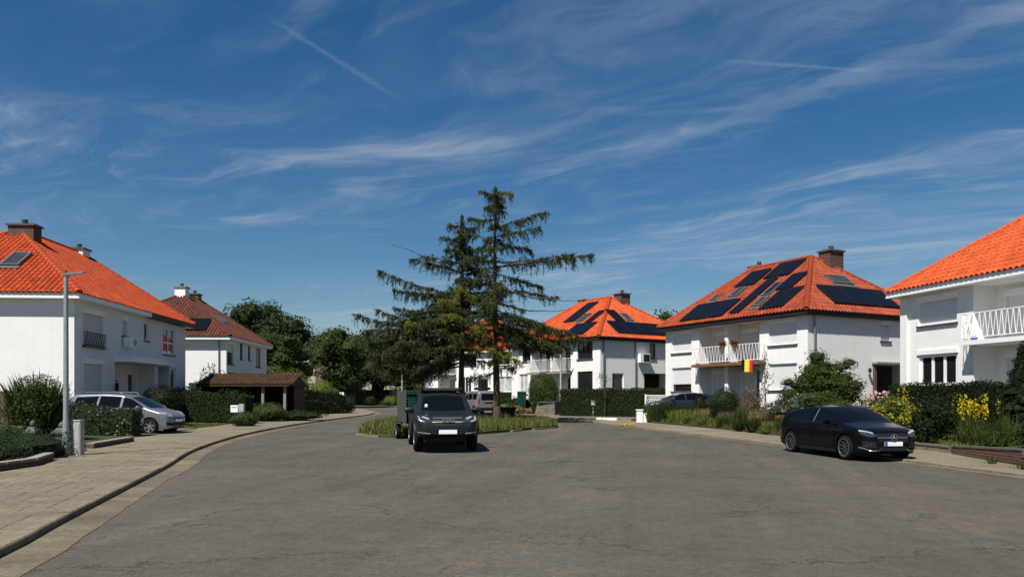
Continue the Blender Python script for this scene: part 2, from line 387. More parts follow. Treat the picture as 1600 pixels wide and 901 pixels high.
mat('yellow_paint', (0.50, 0.42, 0.03), 0.6, noise=0.2, nscale=6)
mat('petal_white', (0.75, 0.66, 0.62), 0.6)
mat('petal_red', (0.45, 0.03, 0.04), 0.6)
mat('terracotta', (0.30, 0.10, 0.05), 0.8, noise=0.15, nscale=5)
mat('sign_white', (0.75, 0.77, 0.80), 0.5)
mat('brass', (0.35, 0.22, 0.06), 0.3, metal=0.9)
leafmat('leaf_oak', (0.010, 0.019, 0.006), (0.042, 0.066, 0.017))
leafmat('leaf_mid', (0.017, 0.031, 0.007), (0.066, 0.095, 0.020))
leafmat('leaf_lime', (0.05, 0.08, 0.012), (0.17, 0.20, 0.03))
leafmat('leaf_willow', (0.016, 0.026, 0.009), (0.052, 0.070, 0.022))
leafmat('leaf_hedge', (0.008, 0.015, 0.005), (0.032, 0.050, 0.012))
leafmat('leaf_laurel', (0.009, 0.017, 0.005), (0.038, 0.056, 0.014), rough=0.5, spec=0.3)
leafmat('leaf_dark', (0.006, 0.011, 0.004), (0.021, 0.032, 0.010))
leafmat('leaf_grass', (0.045, 0.065, 0.012), (0.15, 0.165, 0.04))
leafmat('leaf_dry', (0.10, 0.085, 0.03), (0.26, 0.20, 0.09))
leafmat('leaf_rust', (0.07, 0.045, 0.03), (0.20, 0.13, 0.09))
leafmat('leaf_variegated', (0.06, 0.09, 0.012), (0.42, 0.36, 0.03))
leafmat('leaf_yellow', (0.35, 0.26, 0.01), (0.62, 0.48, 0.02))
leafmat('needle', (0.020, 0.032, 0.011), (0.082, 0.096, 0.032))
leafmat('needle_young', (0.07, 0.08, 0.014), (0.22, 0.20, 0.035))
leafmat('needle_brown', (0.035, 0.032, 0.016), (0.09, 0.080, 0.038))
leafmat('blossom', (0.42, 0.24, 0.22), (0.80, 0.68, 0.63), trans=0.3)
# ------------------------------------------------------------------ builders
class MB:
    """collects shapes; build() links them as ONE mesh object"""
    def __init__(s): s.v = []; s.f = []; s.m = []
    def add(s, verts, faces, mi=0):
        o = len(s.v); s.v += [tuple(p) for p in verts]
        s.f += [tuple(i+o for i in f) for f in faces]; s.m += [mi]*len(faces)
    def hexa(s, p, mi=0):          # 8 corners: bottom 4 then top 4
        s.add(p, [(3, 2, 1, 0), (4, 5, 6, 7), (0, 1, 5, 4), (1, 2, 6, 5), (2, 3, 7, 6), (3, 0, 4, 7)], mi)
    def box(s, x0, x1, y0, y1, z0, z1, T=None, mi=0):
        p = [(x0, y0, z0), (x1, y0, z0), (x1, y1, z0), (x0, y1, z0), (x0, y0, z1), (x1, y0, z1), (x1, y1, z1), (x0, y1, z1)]
        if T: p = [T(*q) for q in p]
        s.hexa(p, mi)
    def tube(s, pts, rad, n=6, mi=0, cap=True):
        pts = [Vector(p) for p in pts]
        if isinstance(rad, (int, float)): rad = [rad]*len(pts)
        rings = []
        for i, p in enumerate(pts):
            d = (pts[min(i+1, len(pts)-1)]-pts[max(i-1, 0)]).normalized()
            a = d.cross(Vector((0, 0, 1)))
            if a.length < 1e-3: a = Vector((1, 0, 0))
            a.normalize(); b = d.cross(a)
            rings.append([p+(a*math.cos(2*math.pi*k/n)+b*math.sin(2*math.pi*k/n))*rad[i] for k in range(n)])
        vs = [q for r in rings for q in r]; fs = []
        for i in range(len(pts)-1):
            for k in range(n):
                fs.append((i*n+k, i*n+(k+1) % n, (i+1)*n+(k+1) % n, (i+1)*n+k))
        if cap:
            fs.append(tuple(range(n))[::-1]); fs.append(tuple((len(pts)-1)*n+k for k in range(n)))
        s.add(vs, fs, mi)
    def lathe(s, prof, c=(0, 0, 0), n=16, axis='z', mi=0, cap=True):
        vs = []; fs = []
        for r, h in prof:
            for k in range(n):
                a = 2*math.pi*k/n; x, y = r*math.cos(a), r*math.sin(a)
                vs.append((c[0]+x, c[1]+y, c[2]+h) if axis == 'z' else (c[0]+x, c[1]+h, c[2]+y))
        for i in range(len(prof)-1):
            for k in range(n):
                fs.append((i*n+k, i*n+(k+1) % n, (i+1)*n+(k+1) % n, (i+1)*n+k))
        if cap: fs.append(tuple(range(n))); fs.append(tuple((len(prof)-1)*n+k for k in range(n)))
        s.add(vs, fs, mi)
    def build(s, name, mats, parent=None, smooth=False, loc=None, fix=True):
        me = bpy.data.meshes.new(name)
        me.from_pydata(s.v, [], s.f)
        if isinstance(mats, str): mats = [mats]
        for m in mats: me.materials.append(MATS[m])
        if len(mats) > 1: me.polygons.foreach_set('material_index', s.m)
        if fix:
            bm = bmesh.new(); bm.from_mesh(me); bmesh.ops.recalc_face_normals(bm, faces=bm.faces); bm.to_mesh(me); bm.free()
        if smooth:
            me.polygons.foreach_set('use_smooth', [True]*len(me.polygons))
            try: me.set_sharp_from_angle(angle=R(40))
            except Exception: pass
        return link(name, me, parent, loc)
def link(name, me, parent=None, loc=None):
    o = bpy.data.objects.new(name, me); COL.objects.link(o)
    if parent: o.parent = parent
    if loc: o.location = loc
    return o
def empty(name, loc, rz=0.0):
    o = bpy.data.objects.new(name, None); COL.objects.link(o); o.location = loc; o.rotation_euler = (0, 0, rz); o.empty_display_size = 0.3
    return o
def tag(o, label=None, cat=None, group=None, kind=None):
    if label: o['label'] = label
    if cat: o['category'] = cat
    if group: o['group'] = group
    if kind: o['kind'] = kind
    return o

# ------------------------------------------------------------------ terrain
def g(y): return 0.9*min(1.0, max(0.0, (y-18)/82.0))
def smooth_line(P, step=0.5):
    """Catmull-Rom through the points, resampled evenly"""
    P = [np.array(p, float) for p in P]; P = [2*P[0]-P[1]]+P+[2*P[-1]-P[-2]]; out = []
    for i in range(1, len(P)-2):
        for t in np.linspace(0, 1, 20, endpoint=False):
            a, b, c, d = P[i-1:i+3]
            out.append(0.5*(2*b+(c-a)*t+(2*a-5*b+4*c-d)*t*t+(3*b-a-3*c+d)*t**3))
    out.append(P[-2]); out = np.array(out)
    s = np.r_[0, np.cumsum(np.hypot(*np.diff(out, axis=0).T))]
    q = np.arange(0, s[-1], step)
    return np.c_[np.interp(q, s, out[:, 0]), np.interp(q, s, out[:, 1])]
LK = smooth_line([(-3.3, -2), (-4.5, 4), (-5.38, 8.06), (-5.97, 10.13), (-6.81, 13.2), (-8.24, 18.4), (-9.5, 22.9), (-10.55, 28.5), (-11.0, 33), (-11.2, 37.4),
                  (-11.15, 42), (-10.9, 46.8), (-10.45, 51.6), (-10.35, 56.8), (-10.9, 60.8), (-12.64, 67), (-15.45, 75), (-21.5, 88), (-34, 104)])
RK = smooth_line([(13.2, -2), (12.3, 6), (11.5, 12), (10.84, 16.3), (10.22, 19.6), (8.93, 25.3), (7.85, 30.0), (7.0, 33.5), (6.1, 37), (5.05, 41), (4.08, 45.4), (2.7, 50.2),
                  (-0.3, 56.5), (-5.66, 67.5), (-13.8, 83.5), (-24.4, 108), (-40, 135)])
def offset_line(L, d):
    t = np.gradient(L, axis=0); t /= np.hypot(*t.T)[:, None]
    return L+np.c_[-t[:, 1], t[:, 0]]*d          # to the left of travel
def dist_line(L, x, y):
    return float(np.min(np.hypot(L[:, 0]-x, L[:, 1]-y)))
def zl(x, y):      # left side: kerb top, then gardens that rise gently towards the houses
    d = dist_line(LK, x, y)
    return g(y)+0.10+0.30*min(1, max(0, (d-4.5)/7))
def zr(x, y):      # right side gardens rise a little more
    d = dist_line(RK, x, y)
    return g(y)+0.07+0.55*min(1, max(0, (d-2.0)/6))
def sheet(name, poly, zf, m, step=2.0, parent=None, kind='structure', xstep=None, skirt=0.0):
    bm = bmesh.new()
    f = bm.faces.new([bm.verts.new((p[0], p[1], 0)) for p in poly])
    bmesh.ops.triangulate(bm, faces=[f])
    ys = [p[1] for p in poly]; xs = [p[0] for p in poly]
    y = min(ys)+step
    while y < min(max(ys), 140):
        bmesh.ops.bisect_plane(bm, geom=bm.verts[:]+bm.edges[:]+bm.faces[:], plane_co=(0, y, 0), plane_no=(0, 1, 0)); y += step
    if xstep:
        x = max(min(xs), -50)+xstep
        while x < min(max(xs), 50):
            bmesh.ops.bisect_plane(bm, geom=bm.verts[:]+bm.edges[:]+bm.faces[:], plane_co=(x, 0, 0), plane_no=(1, 0, 0)); x += xstep
    for v in bm.verts: v.co.z = zf(v.co.x, v.co.y)
    if skirt:
        ed = [e for e in bm.edges if e.is_boundary]
        ex = bmesh.ops.extrude_edge_only(bm, edges=ed)['geom']
        for v in ex:
            if isinstance(v, bmesh.types.BMVert): v.co.z -= skirt
    bmesh.ops.recalc_face_normals(bm, faces=bm.faces)
    if sum(f.normal.z for f in bm.faces) < 0: bmesh.ops.reverse_faces(bm, faces=bm.faces)
    me = bpy.data.meshes.new(name); bm.to_mesh(me); bm.free(); me.materials.append(MATS[m])
    me.attributes.new('tint', 'FLOAT', 'FACE').data.foreach_set('value', [0.5]*len(me.polygons))
    o = link(name, me, parent)
    if kind and not parent: tag(o, kind=kind)
    return o
sheet('ground', [(-700, -60), (700, -60), (700, 1400), (-700, 1400)], lambda x, y: g(y)-0.10, 'meadow', step=6)
sheet('road', [(-60, -30), (30, -30), (30, 140), (-60, 140)], lambda x, y: g(y), 'asphalt', step=3)
def strip(name, A, B, zf, m):
    n = len(A); vs = [(a[0], a[1], zf(a[0], a[1])) for a in A]+[(b[0], b[1], zf(b[0], b[1])) for b in B]
    me = bpy.data.meshes.new(name); me.from_pydata(vs, [], [(i, i+1, n+i+1, n+i) for i in range(n-1)]); me.materials.append(MATS[m])
    return tag(link(name, me), kind='structure')
def wavy(L, a, seed):
    r = np.random.default_rng(seed); n = len(L); w = np.convolve(r.normal(0, 1, n+8), np.ones(9)/9, 'valid')*a
    return w
gl_out = offset_line(LK, -0.50)+np.c_[wavy(LK, 0.12, 3), np.zeros(len(LK))]
strip('left_gutter', LK, gl_out, lambda x, y: g(y)+0.006, 'gutter')
gr_out = offset_line(RK, 0.28)
strip('right_gutter', RK, gr_out, lambda x, y: g(y)+0.006, 'gutter')
left_in = offset_line(LK, 0.18)
right_in = offset_line(RK, -0.16)
pavL = sheet('left_pavement', [tuple(p) for p in left_in[::2]]+[(-60, 104), (-60, -2)], lambda x, y: g(y)+0.088, 'paving', step=2)
pavR = sheet('right_pavement', [tuple(p) for p in right_in[::2]]+[(60, 135), (60, -2)], lambda x, y: g(y)+0.060, 'paving', step=2)
def kerbs(L, inner, h, parent, length):
    """one kerb stone after the other along the line"""
    n = int(length/0.5); i = 0
    while i+n < len(L):
        j = i+n
        if L[i][1] > 66 or L[i][1] < 3: i = j; continue
        a0, a1, b0, b1 = L[i], L[j], inner[i], inner[j]
        e = 0.006/length
        a0, a1 = a0+(a1-a0)*e, a1+(a0-a1)*e; b0, b1 = b0+(b1-b0)*e, b1+(b0-b1)*e
        jz = random.uniform(-.006, .006); hh = h+jz
        mb = MB(); ch = 0.018
        def P(q, z): return (q[0], q[1], g(q[1])+z)
        am0, am1 = a0+(b0-a0)*ch/0.18, a1+(b1-a1)*ch/0.18
        mb.add([P(a0, -.05), P(a1, -.05), P(a1, hh-ch), P(a0, hh-ch), P(am0, hh), P(am1, hh), P(b1, hh), P(b0, hh), P(b0, -.05), P(b1, -.05)],
               [(0, 1, 2, 3), (3, 2, 5, 4), (4, 5, 6, 7), (7, 6, 9, 8), (0, 3, 4, 7, 8), (1, 9, 6, 5, 2)])
        mb.build('kerb_stone', 'kerb', parent)
        i = j
kerbs(LK, left_in, 0.098, pavL, 1.0)
kerbs(RK, right_in, 0.075, pavR, 1.0)

# ---- left pavement slabs (30 cm), laid along the kerb; the nearest are single pieces
ang = math.atan2(14.7, -4.1)-math.pi/2
ca, sa = math.cos(ang), math.sin(ang)
poly_garden_edge = [(-11.2, 14.0), (-11.25, 17.9), (-11.8, 19.6), (-13.0, 22.9), (-14.2, 26.8)]
def left_slab_ok(x, y):
    d = np.hypot(LK[:, 0]-x, LK[:, 1]-y); k = int(np.argmin(d))
    if k == 0 or d[k] < 0.36: return False
    t = LK[min(k+1, len(LK)-1)]-LK[k-1]
    if t[0]*(y-LK[k][1])-t[1]*(x-LK[k][0]) < 0: return False
    ex = np.interp(y, [p[1] for p in poly_garden_edge], [p[0] for p in poly_garden_edge])
    return x > ex and d[k] < 7
cand = []
for i in range(-70, 70):
    for j in range(0, 110):
        x = -7+ca*i*0.3-sa*(j*0.3+(0.15 if i % 2 else 0)); y = 6+sa*i*0.3+ca*(j*0.3+(0.15 if i % 2 else 0))
        if y < 6.5 or y > 27 or abs(x)*1200/max(y, .1) > 860: continue
        if left_slab_ok(x, y): cand.append((x*x+y*y, x, y))
cand.sort()
def slab_mesh():
    a, c, h = 0.1480, 0.004, 0.030
    vs = [(sx*a, sy*a, -.02) for sx, sy in ((-1, -1), (1, -1), (1, 1), (-1, 1))]+[(sx*a, sy*a, h-c) for sx, sy in ((-1, -1), (1, -1), (1, 1), (-1, 1))]+[(sx*(a-c), sy*(a-c), h) for sx, sy in ((-1, -1), (1, -1), (1, 1), (-1, 1))]
    fs = [(8, 9, 10, 11)]+[(b+k, b+(k+1) % 4, b+4+(k+1) % 4, b+4+k) for b in (0, 4) for k in range(4)]
    return vs, fs
sv, sf = slab_mesh()
slab_variants = []
for k in range(8):
    me = bpy.data.meshes.new('paving_slab'); me.from_pydata(sv, [], sf); me.materials.append(MATS['paving'])
    at = me.attributes.new('tint', 'FLOAT', 'FACE'); at.data.foreach_set('value', [random.random()]*len(sf))
    slab_variants.append(me)
for d, x, y in cand[:280]:
    o = link('paving_slab', random.choice(slab_variants), pavL, (x, y, g(y)+0.063+random.uniform(-.003, .003)))
    o.rotation_euler = (random.uniform(-.008, .008), random.uniform(-.008, .008), ang)
V = []; Fc = []; tn = []
for d, x, y in cand[280:]:
    o = len(V); zz = g(y)+0.063+random.uniform(-.003, .003); tx, ty = random.uniform(-.008, .008), random.uniform(-.008, .008); t = random.random()
    for a, b, c in sv: V.append((x+ca*a-sa*b, y+sa*a+ca*b, zz+c+tx*a+ty*b))
    for f in sf: Fc.append(tuple(q+o for q in f)); tn.append(t)
me = bpy.data.meshes.new('paving_slabs'); me.from_pydata(V, [], Fc); me.materials.append(MATS['paving'])
me.attributes.new('tint', 'FLOAT', 'FACE').data.foreach_set('value', tn)
tag(link('paving_slabs', me, pavL), kind='stuff')

# gardens and drives, each a sheet above the pavement
def gardenL(name, poly, m, off): return sheet(name, poly, lambda x, y: zl(x, y)+off, m, step=1.5, xstep=1.5, skirt=.25)
def gardenR(name, poly, m, off): return sheet(name, poly, lambda x, y: zr(x, y)+off, m, step=1.5, xstep=1.5, skirt=.25)
gardenL('left_front_garden', [(-11.25, 14.2), (-11.3, 17.9), (-11.85, 19.6), (-12.4, 22.4), (-13.0, 23.4), (-13.3, 26.2), (-14.2, 28.2), (-14.0, 30.1), (-19, 30.2), (-40, 31), (-40, 14)], 'soil', 0.02)
gardenL('left_lawn', [(-14.6, 35.0), (-14.5, 38.2), (-15, 46), (-15.2, 52), (-14.5, 60), (-16.5, 66), (-25, 80), (-48, 84), (-48, 35)], 'meadow', 0.02)
gardenL('left_drive', [(-14.1, 30.2), (-14.3, 34.9), (-24, 34.9), (-24, 30.2)], 'drive', 0.016)
gardenR('right_front_garden', [(13.3, 14), (12.5, 21.4), (12.8, 24.0), (11.6, 27.5), (10.3, 30.6), (9.7, 34.2), (8.7, 38.0), (7.7, 41.2), (6.9, 44.5), (8.5, 48), (20, 47), (45, 45), (45, 14)], 'soil', 0.02)
gardenR('middle_front_garden', [(4.4, 52.6), (1.2, 58.2), (-3.2, 67.5), (-11, 84), (-20, 104), (-36, 134), (55, 134), (55, 50), (12, 50)], 'meadow', 0.02)
# the planted island
ISL = smooth_line([(-6.3, 31.6), (-5.2, 30.1), (-4.0, 29.8), (-1.4, 32.0), (0.8, 35.5), (1.9, 37.0), (2.3, 39.0), (1.7, 44.5), (0, 48.6), (-3.9, 50.0), (-7.0, 45), (-7.0, 37.5), (-6.3, 31.6)], 0.5)
zi = lambda x, y: g(y)+0.11
island = sheet('traffic_island', [tuple(p) for p in ISL[:-1]], zi, 'meadow', step=1.5, skirt=.2)
ISL_in = offset_line(ISL, 0.0); ISL_out = offset_line(ISL, -0.16)
i = 0
while i+2 < len(ISL):
    a0, a1, b0, b1 = ISL_out[i], ISL_out[i+2], ISL[i], ISL[i+2]
    if random.random() < (0.75 if a0[0] > -1.5 else 0.3) and a0[1] < 40:
        hh = 0.07+random.uniform(-.03, .04); mb = MB(); e = 0.01
        a0, a1, b0, b1 = a0+(a1-a0)*e, a1+(a0-a1)*e, b0+(b1-b0)*e, b1+(b0-b1)*e
        mb.hexa([(q[0], q[1], g(q[1])+z) for z in (-.03, hh) for q in (a0, a1, b1, b0)])
        mb.build('kerb_stone', 'kerb', island)
    i += 2
# ------------------------------------------------------------------ houses
def shutter_mesh(mb, F, a0, a1, z0, z1, d):
    """a closed roller shutter: rounded slats one above the other"""
    n = max(3, int((z1-z0)/0.055)); h = (z1-z0)/n
    for k in range(n):
        za = z0+k*h
        p = [F(a0, za, d), F(a1, za, d), F(a1, za+h*.15, d-.012), F(a0, za+h*.15, d-.012), F(a1, za+h*.85, d-.012), F(a0, za+h*.85, d-.012), F(a1, za+h, d), F(a0, za+h, d)]
        mb.add(p, [(0, 1, 2, 3), (3, 2, 4, 5), (5, 4, 6, 7)])
def facade(mb, F, a0, a1, z0, z1, holes, mi=0):
    """wall sheet with openings; each opening gets its reveals. F(a, z, depth) -> point; holes: (a0,a1,z0,z1,depth)"""
    As = sorted({a0, a1, *[h[0] for h in holes], *[h[1] for h in holes]}); Zs = sorted({z0, z1, *[h[2] for h in holes], *[h[3] for h in holes]})
    for i in range(len(As)-1):
        for j in range(len(Zs)-1):
            am, zm = (As[i]+As[i+1])/2, (Zs[j]+Zs[j+1])/2
            if any(h[0] < am < h[1] and h[2] < zm < h[3] for h in holes): continue
            mb.add([F(As[i], Zs[j], 0), F(As[i+1], Zs[j], 0), F(As[i+1], Zs[j+1], 0), F(As[i], Zs[j+1], 0)], [(0, 1, 2, 3)], mi)
    for h in holes:
        c = [(h[0], h[2]), (h[1], h[2]), (h[1], h[3]), (h[0], h[3])]
        for k in range(4):
            (p, q), (r, t) = c[k], c[(k+1) % 4]
            mb.add([F(p, q, 0), F(r, t, 0), F(r, t, h[4]), F(p, q, h[4])], [(0, 1, 2, 3)], mi)
def opening(root, F, kind, a0, a1, z0, z1, o):
    """fills one opening: a roller shutter, a window or a door"""
    d = o.get('d', 0.12)
    if kind == 'shutter':
        mb = MB(); zt = z1-(0.20 if o.get('boxed', True) else 0)
        zlow = z0+o.get('open', 0)
        shutter_mesh(mb, F, a0+.03, a1-.03, zlow, zt, d-.02)
        for x in (a0, a1-.03): mb.box(x, x+.03, z0, zt, d-.05, d+.02, T=lambda p, q, r: F(p, q, r))
        sh = mb.build('roller_shutter', o.get('m', 'shutter'), root)
        if o.get('boxed', True):
            mb = MB(); mb.box(a0-.02, a1+.02, zt+.001, z1+.03, -.07, d, T=F); mb.build('shutter_box', 'white_paint', sh)
        if o.get('open'):
            mb = MB(); mb.add([F(a0, z0, d+.03), F(a1, z0, d+.03), F(a1, zlow, d+.03), F(a0, zlow, d+.03)], [(0, 1, 2, 3)]); mb.build('pane', 'glass_dark', sh)
        if o.get('sill', True):
            mb = MB(); mb.box(a0-.06, a1+.06, z0-.07, z0-.002, -.07, d, T=F); mb.build('sill', 'sill_stone', sh)
        return sh
    if kind == 'glass':
        n = o.get('n', 2); fm = o.get('m', 'white_paint'); w = o.get('fw', 0.07); tr = o.get('transom')
        mb = MB(); mb.box(a0, a1, z0, z0+w, d-.06, d, T=F); mb.box(a0, a1, z1-w, z1, d-.06, d, T=F)
        for k in range(n+1):
            x = a0+(a1-a0-w)*k/n; mb.box(x, x+w, z0+w, z1-w, d-.06, d, T=F)
        if tr: mb.box(a0+w, a1-w, tr-w/2, tr+w/2, d-.055, d-.002, T=F)
        win = mb.build('window', fm, root)
        rows = [(z0+w, (tr or z1-w/2)-w/2)] + ([(tr+w/2, z1-w)] if tr else [])
        for k in range(n):
            x0 = a0+(a1-a0-w)*k/n+w; x1 = a0+(a1-a0-w)*(k+1)/n
            for (q0, q1) in rows:
                mb = MB(); mb.add([F(x0, q0, d-.02), F(x1, q0, d-.02), F(x1, q1, d-.02), F(x0, q1, d-.02)], [(0, 1, 2, 3)])
                mb.build('pane', o.get('pane', 'glass_dark'), win)
        if o.get('sill', True):
            mb = MB(); mb.box(a0-.06, a1+.06, z0-.07, z0-.002, -.07, d, T=F); mb.build('sill', 'sill_stone', win)
        if o.get('lintel'):
            mb = MB(); mb.box(a0-.08, a1+.08, z1+.002, z1+.18, -.05, .02, T=F); mb.build('shutter_box', 'white_paint', win)
        return win
    if kind == 'door':
        mb = MB(); mb.box(a0, a1, z0, z1, d, d+.05, T=F)
        w = (a1-a0)
        dr = mb.build('door', o.get('m', 'wood_dark'), root)
        mb = MB()
        for (q0, q1) in ((.12, .45), (.52, .9)):
            mb.box(a0+w*.18, a1-w*.18, z0+(z1-z0)*q0, z0+(z1-z0)*q1, d-.012, d+.001, T=F)
        mb.build('door_panel', o.get('pm', o.get('m', 'wood_dark')), dr)
        mb = MB(); mb.box(a1-.16, a1-.10, z0+(z1-z0)*.45, z0+(z1-z0)*.52, d-.06, d, T=F); mb.build('handle', 'alloy', dr)
        return dr
def tile_mesh(A, S, T, N, smax, tmax, planes):
    """interlocking roof tiles in courses; each one its own wavy piece with a proud lower edge"""
    A, S, T, N = [np.array(q, float) for q in (A, S, T, N)]
    w, h = 0.235, 0.335
    px = np.array([0, .035, .08, .13, .19, .235]); pz = np.array([.0, .0, .058, .074, .052, .0])
    V = []; Fs = []; tn = []
    rows = int(tmax/h)+1; cols = int(smax/w)+1
    r = np.random.default_rng(5)
    for j in range(rows):
        t0 = j*h; t1 = t0+h+.03
        for i in range(cols):
            s0 = i*w; lift = r.normal(0, .003); b = len(V); tt = r.random()
            for q in range(6):
                V.append(A+S*(s0+px[q])+T*t0+N*(pz[q]+.022+lift))
            for q in range(6):
                V.append(A+S*(s0+px[q])+T*t1+N*(pz[q]+.002))
            for q in range(6):
                V.append(A+S*(s0+px[q])+T*t0+N*(pz[q]+lift))
            for q in range(5):
                Fs.append((b+q, b+q+1, b+6+q+1, b+6+q)); Fs.append((b+12+q, b+12+q+1, b+q+1, b+q)); tn += [tt, tt]
    me = bpy.data.meshes.new('roof_tiles'); me.from_pydata([tuple(v) for v in V], [], Fs)
    me.attributes.new('tint', 'FLOAT', 'FACE').data.foreach_set('value', tn)
    bm = bmesh.new(); bm.from_mesh(me)
    for co, no in planes:
        bmesh.ops.bisect_plane(bm, geom=bm.verts[:]+bm.edges[:]+bm.faces[:], plane_co=co, plane_no=no, clear_outer=True)
    bm.to_mesh(me); bm.free()
    return me
class House:
    def __init__(s, name, label, C, u, side, L, W, ze, zr, a1, a2, zb, tile, ov=.4, os=.4, trim='white_paint', wall='white_brick', cat='house', capobj=True, trim_split=None, group=None):
        s.L, s.W, s.ze, s.zr, s.zb = L, W, ze, zr, zb
        n = math.hypot(*u); s.U = (u[0]/n, u[1]/n); k = 1 if side == 'L' else -1
        s.Vd = (-s.U[1]*k, s.U[0]*k); s.C = C; s.wallm = wall
        s.root = tag(empty(name, (C[0], C[1], zb)), label, cat, group or 'white two-storey houses with hipped tiled roofs')
        s.wmb = MB(); s.ov, s.os, s.a1, s.a2 = ov, os, a1, a2
        P = s.P
        # roof body, soffit and fascia
        e = [(-os, -ov), (L+os, -ov), (L+os, W+ov), (-os, W+ov)]
        E = [P(a, b, ze) for a, b in e]; Rg = [P(a1, W/2, zr), P(a2, W/2, zr)]
        mb = MB(); mb.add(E+Rg, [(0, 1, 5, 4), (3, 0, 4), (2, 3, 4, 5), (1, 2, 5), (3, 2, 1, 0)])
        s.roof = mb.build('roof', tile, s.root)
        fh = 0.23
        def ring(i, m, t0=0., t1=1.):
            (ax, ay), (bx, by) = e[i], e[(i+1) % 4]
            ins = [(0.0, 0.0), (L, 0.0), (L, W), (0.0, W)]
            (cx, cy), (dx, dy) = ins[i], ins[(i+1) % 4]
            l = lambda p, q, t: p+(q-p)*t
            o0, o1 = (l(ax, bx, t0), l(ay, by, t0)), (l(ax, bx, t1), l(ay, by, t1)); i0, i1 = (l(cx, dx, t0), l(cy, dy, t0)), (l(cx, dx, t1), l(cy, dy, t1))
            q = MB(); q.hexa([P(*o0, ze-fh), P(*o1, ze-fh), P(*i1, ze-fh), P(*i0, ze-fh), P(*o0, ze-.004), P(*o1, ze-.004), P(*i1, ze-.004), P(*i0, ze-.004)])
            q.build('fascia', m, s.root)
        if trim_split:
            ring(0, trim, 0, trim_split); ring(0, 'dark_trim', trim_split+.001, 1)
        else: ring(0, trim)
        for i in (1, 2, 3): ring(i, trim)
        # tiles on the two faces turned to the street
        sl = lambda a: Vector(a)
        def face(p0, p1, r0, r1, nm):
            p0, p1, r0, r1 = [Vector(q) for q in (p0, p1, r0, r1)]
            S = (p1-p0).normalized(); up = (r0-p0)-S*((r0-p0).dot(S)); T = up.normalized(); N = S.cross(T)
            if N.z < 0: N = -N
            tmax = up.length; smax = (p1-p0).length; ctr = (p0+p1+r0+r1)/4
            pl = []
            for a, b in ((p0, r0), (p1, r1)):
                nn = (b-a).cross(N).normalized()
                if (ctr-a).dot(nn) > 0: nn = -nn
                pl.append((a, nn))
            pl.append((r0, T))
            me = tile_mesh(p0-T*.05, S, T, N, smax, tmax+.05, pl); me.materials.append(MATS[tile])
            tag(link('roof_tiles', me, s.roof), kind='stuff')
            return p0, S, T, N
        s.ff = face(E[0], E[1], Rg[0], Rg[1], 'front')
        s.fs = face(E[0], E[3], Rg[0], Rg[0], 'side')
        # ridge and hip tiles
        cap = MB()
        for k in range(7): pass
        cl, cr = 0.40, 0.13
        def capmesh():
            q = MB(); ring0 = []; ring1 = []
            vs = [(0, cr*1.12*math.cos(t), cr*1.0*math.sin(t)) for t in np.linspace(-.25, math.pi+.25, 7)]+[(cl, cr*.92*math.cos(t), cr*.82*math.sin(t)) for t in np.linspace(-.25, math.pi+.25, 7)]
            q.add(vs, [(i, i+1, 8+i, 7+i) for i in range(6)]+[tuple(range(7))])
            me = bpy.data.meshes.new('ridge_tile'); me.from_pydata(q.v, [], q.f); me.materials.append(MATS[tile])
            me.attributes.new('tint', 'FLOAT', 'FACE').data.foreach_set('value', [0.5]*len(q.f))
            return me
        cme = capmesh(); joined = MB()
        lines = [(E[0], Rg[0]), (E[3], Rg[0]), (Rg[1], Rg[0]), (E[1], Rg[1])]
        for a, b in lines:
            a, b = Vector(a), Vector(b); D = b-a; n = int(D.length/0.36); rot = D.normalized().to_track_quat('X', 'Z')
            for k in range(n):
                pos = a+D*(k/n)+Vector((0, 0, .03))
                if capobj:
                    o = link('ridge_tile', cme, s.roof, pos); o.rotation_mode = 'QUATERNION'; o.rotation_quaternion = rot
                else:
                    M = rot.to_matrix()
                    joined.add([pos+M @ v.co for v in cme.vertices], [tuple(p.vertices) for p in cme.polygons])
        if not capobj:
            tag(joined.build('ridge_tiles', tile, s.roof, fix=False), kind='stuff')
    def P(s, a, b, z):   # along the front, into the depth, height above datum -> root-local point
        return (s.U[0]*a+s.Vd[0]*b, s.U[1]*a+s.Vd[1]*b, z-s.zb)
    def front(s, a, z, d): return s.P(a, d, z)
    def side(s, a, z, d): return s.P(d, a, z)
    def walls(s, fh, sh):
        """fh / sh: openings of the front and of the near side wall: (kind, a0, a1, z0, z1, options)"""
        zt = s.ze-.02; z0 = s.zb-0.8; mb = s.wmb
        holes = [(h[1], h[2], h[3], h[4], h[5].get('d', .12)) for h in fh]
        facade(mb, s.front, 0, s.L, z0, zt, holes)
        facade(mb, s.side, 0, s.W, z0, zt, [(h[1], h[2], h[3], h[4], h[5].get('d', .12)) for h in sh])
        facade(mb, lambda a, z, d: s.P(s.L, a, z), 0, s.W, z0, zt, [])
        facade(mb, lambda a, z, d: s.P(a, s.W, z), 0, s.L, z0, zt, [])
        for h in fh:
            if h[0] == 'recess':
                dd = h[5]['d']; FB = lambda a, z, d, dd=dd: s.P(a, dd+d, z)
                sub = h[5].get('inner', [])
                facade(mb, FB, h[1], h[2], h[3], h[4], [(q[1], q[2], q[3], q[4], q[5].get('d', .12)) for q in sub])
                for q in sub: opening(s.root, FB, q[0], q[1], q[2], q[3], q[4], q[5])
                for f0, f1 in h[5].get('fins', []):
                    mb.box(f0, f1, h[3], h[4]-.004, .004, dd-.002, T=lambda a, z, d: s.P(a, d, z))
            else: opening(s.root, s.front, h[0], h[1], h[2], h[3], h[4], h[5])
        for h in sh: opening(s.root, s.side, h[0], h[1], h[2], h[3], h[4], h[5])
        mb.build('wall', s.wallm, s.root)
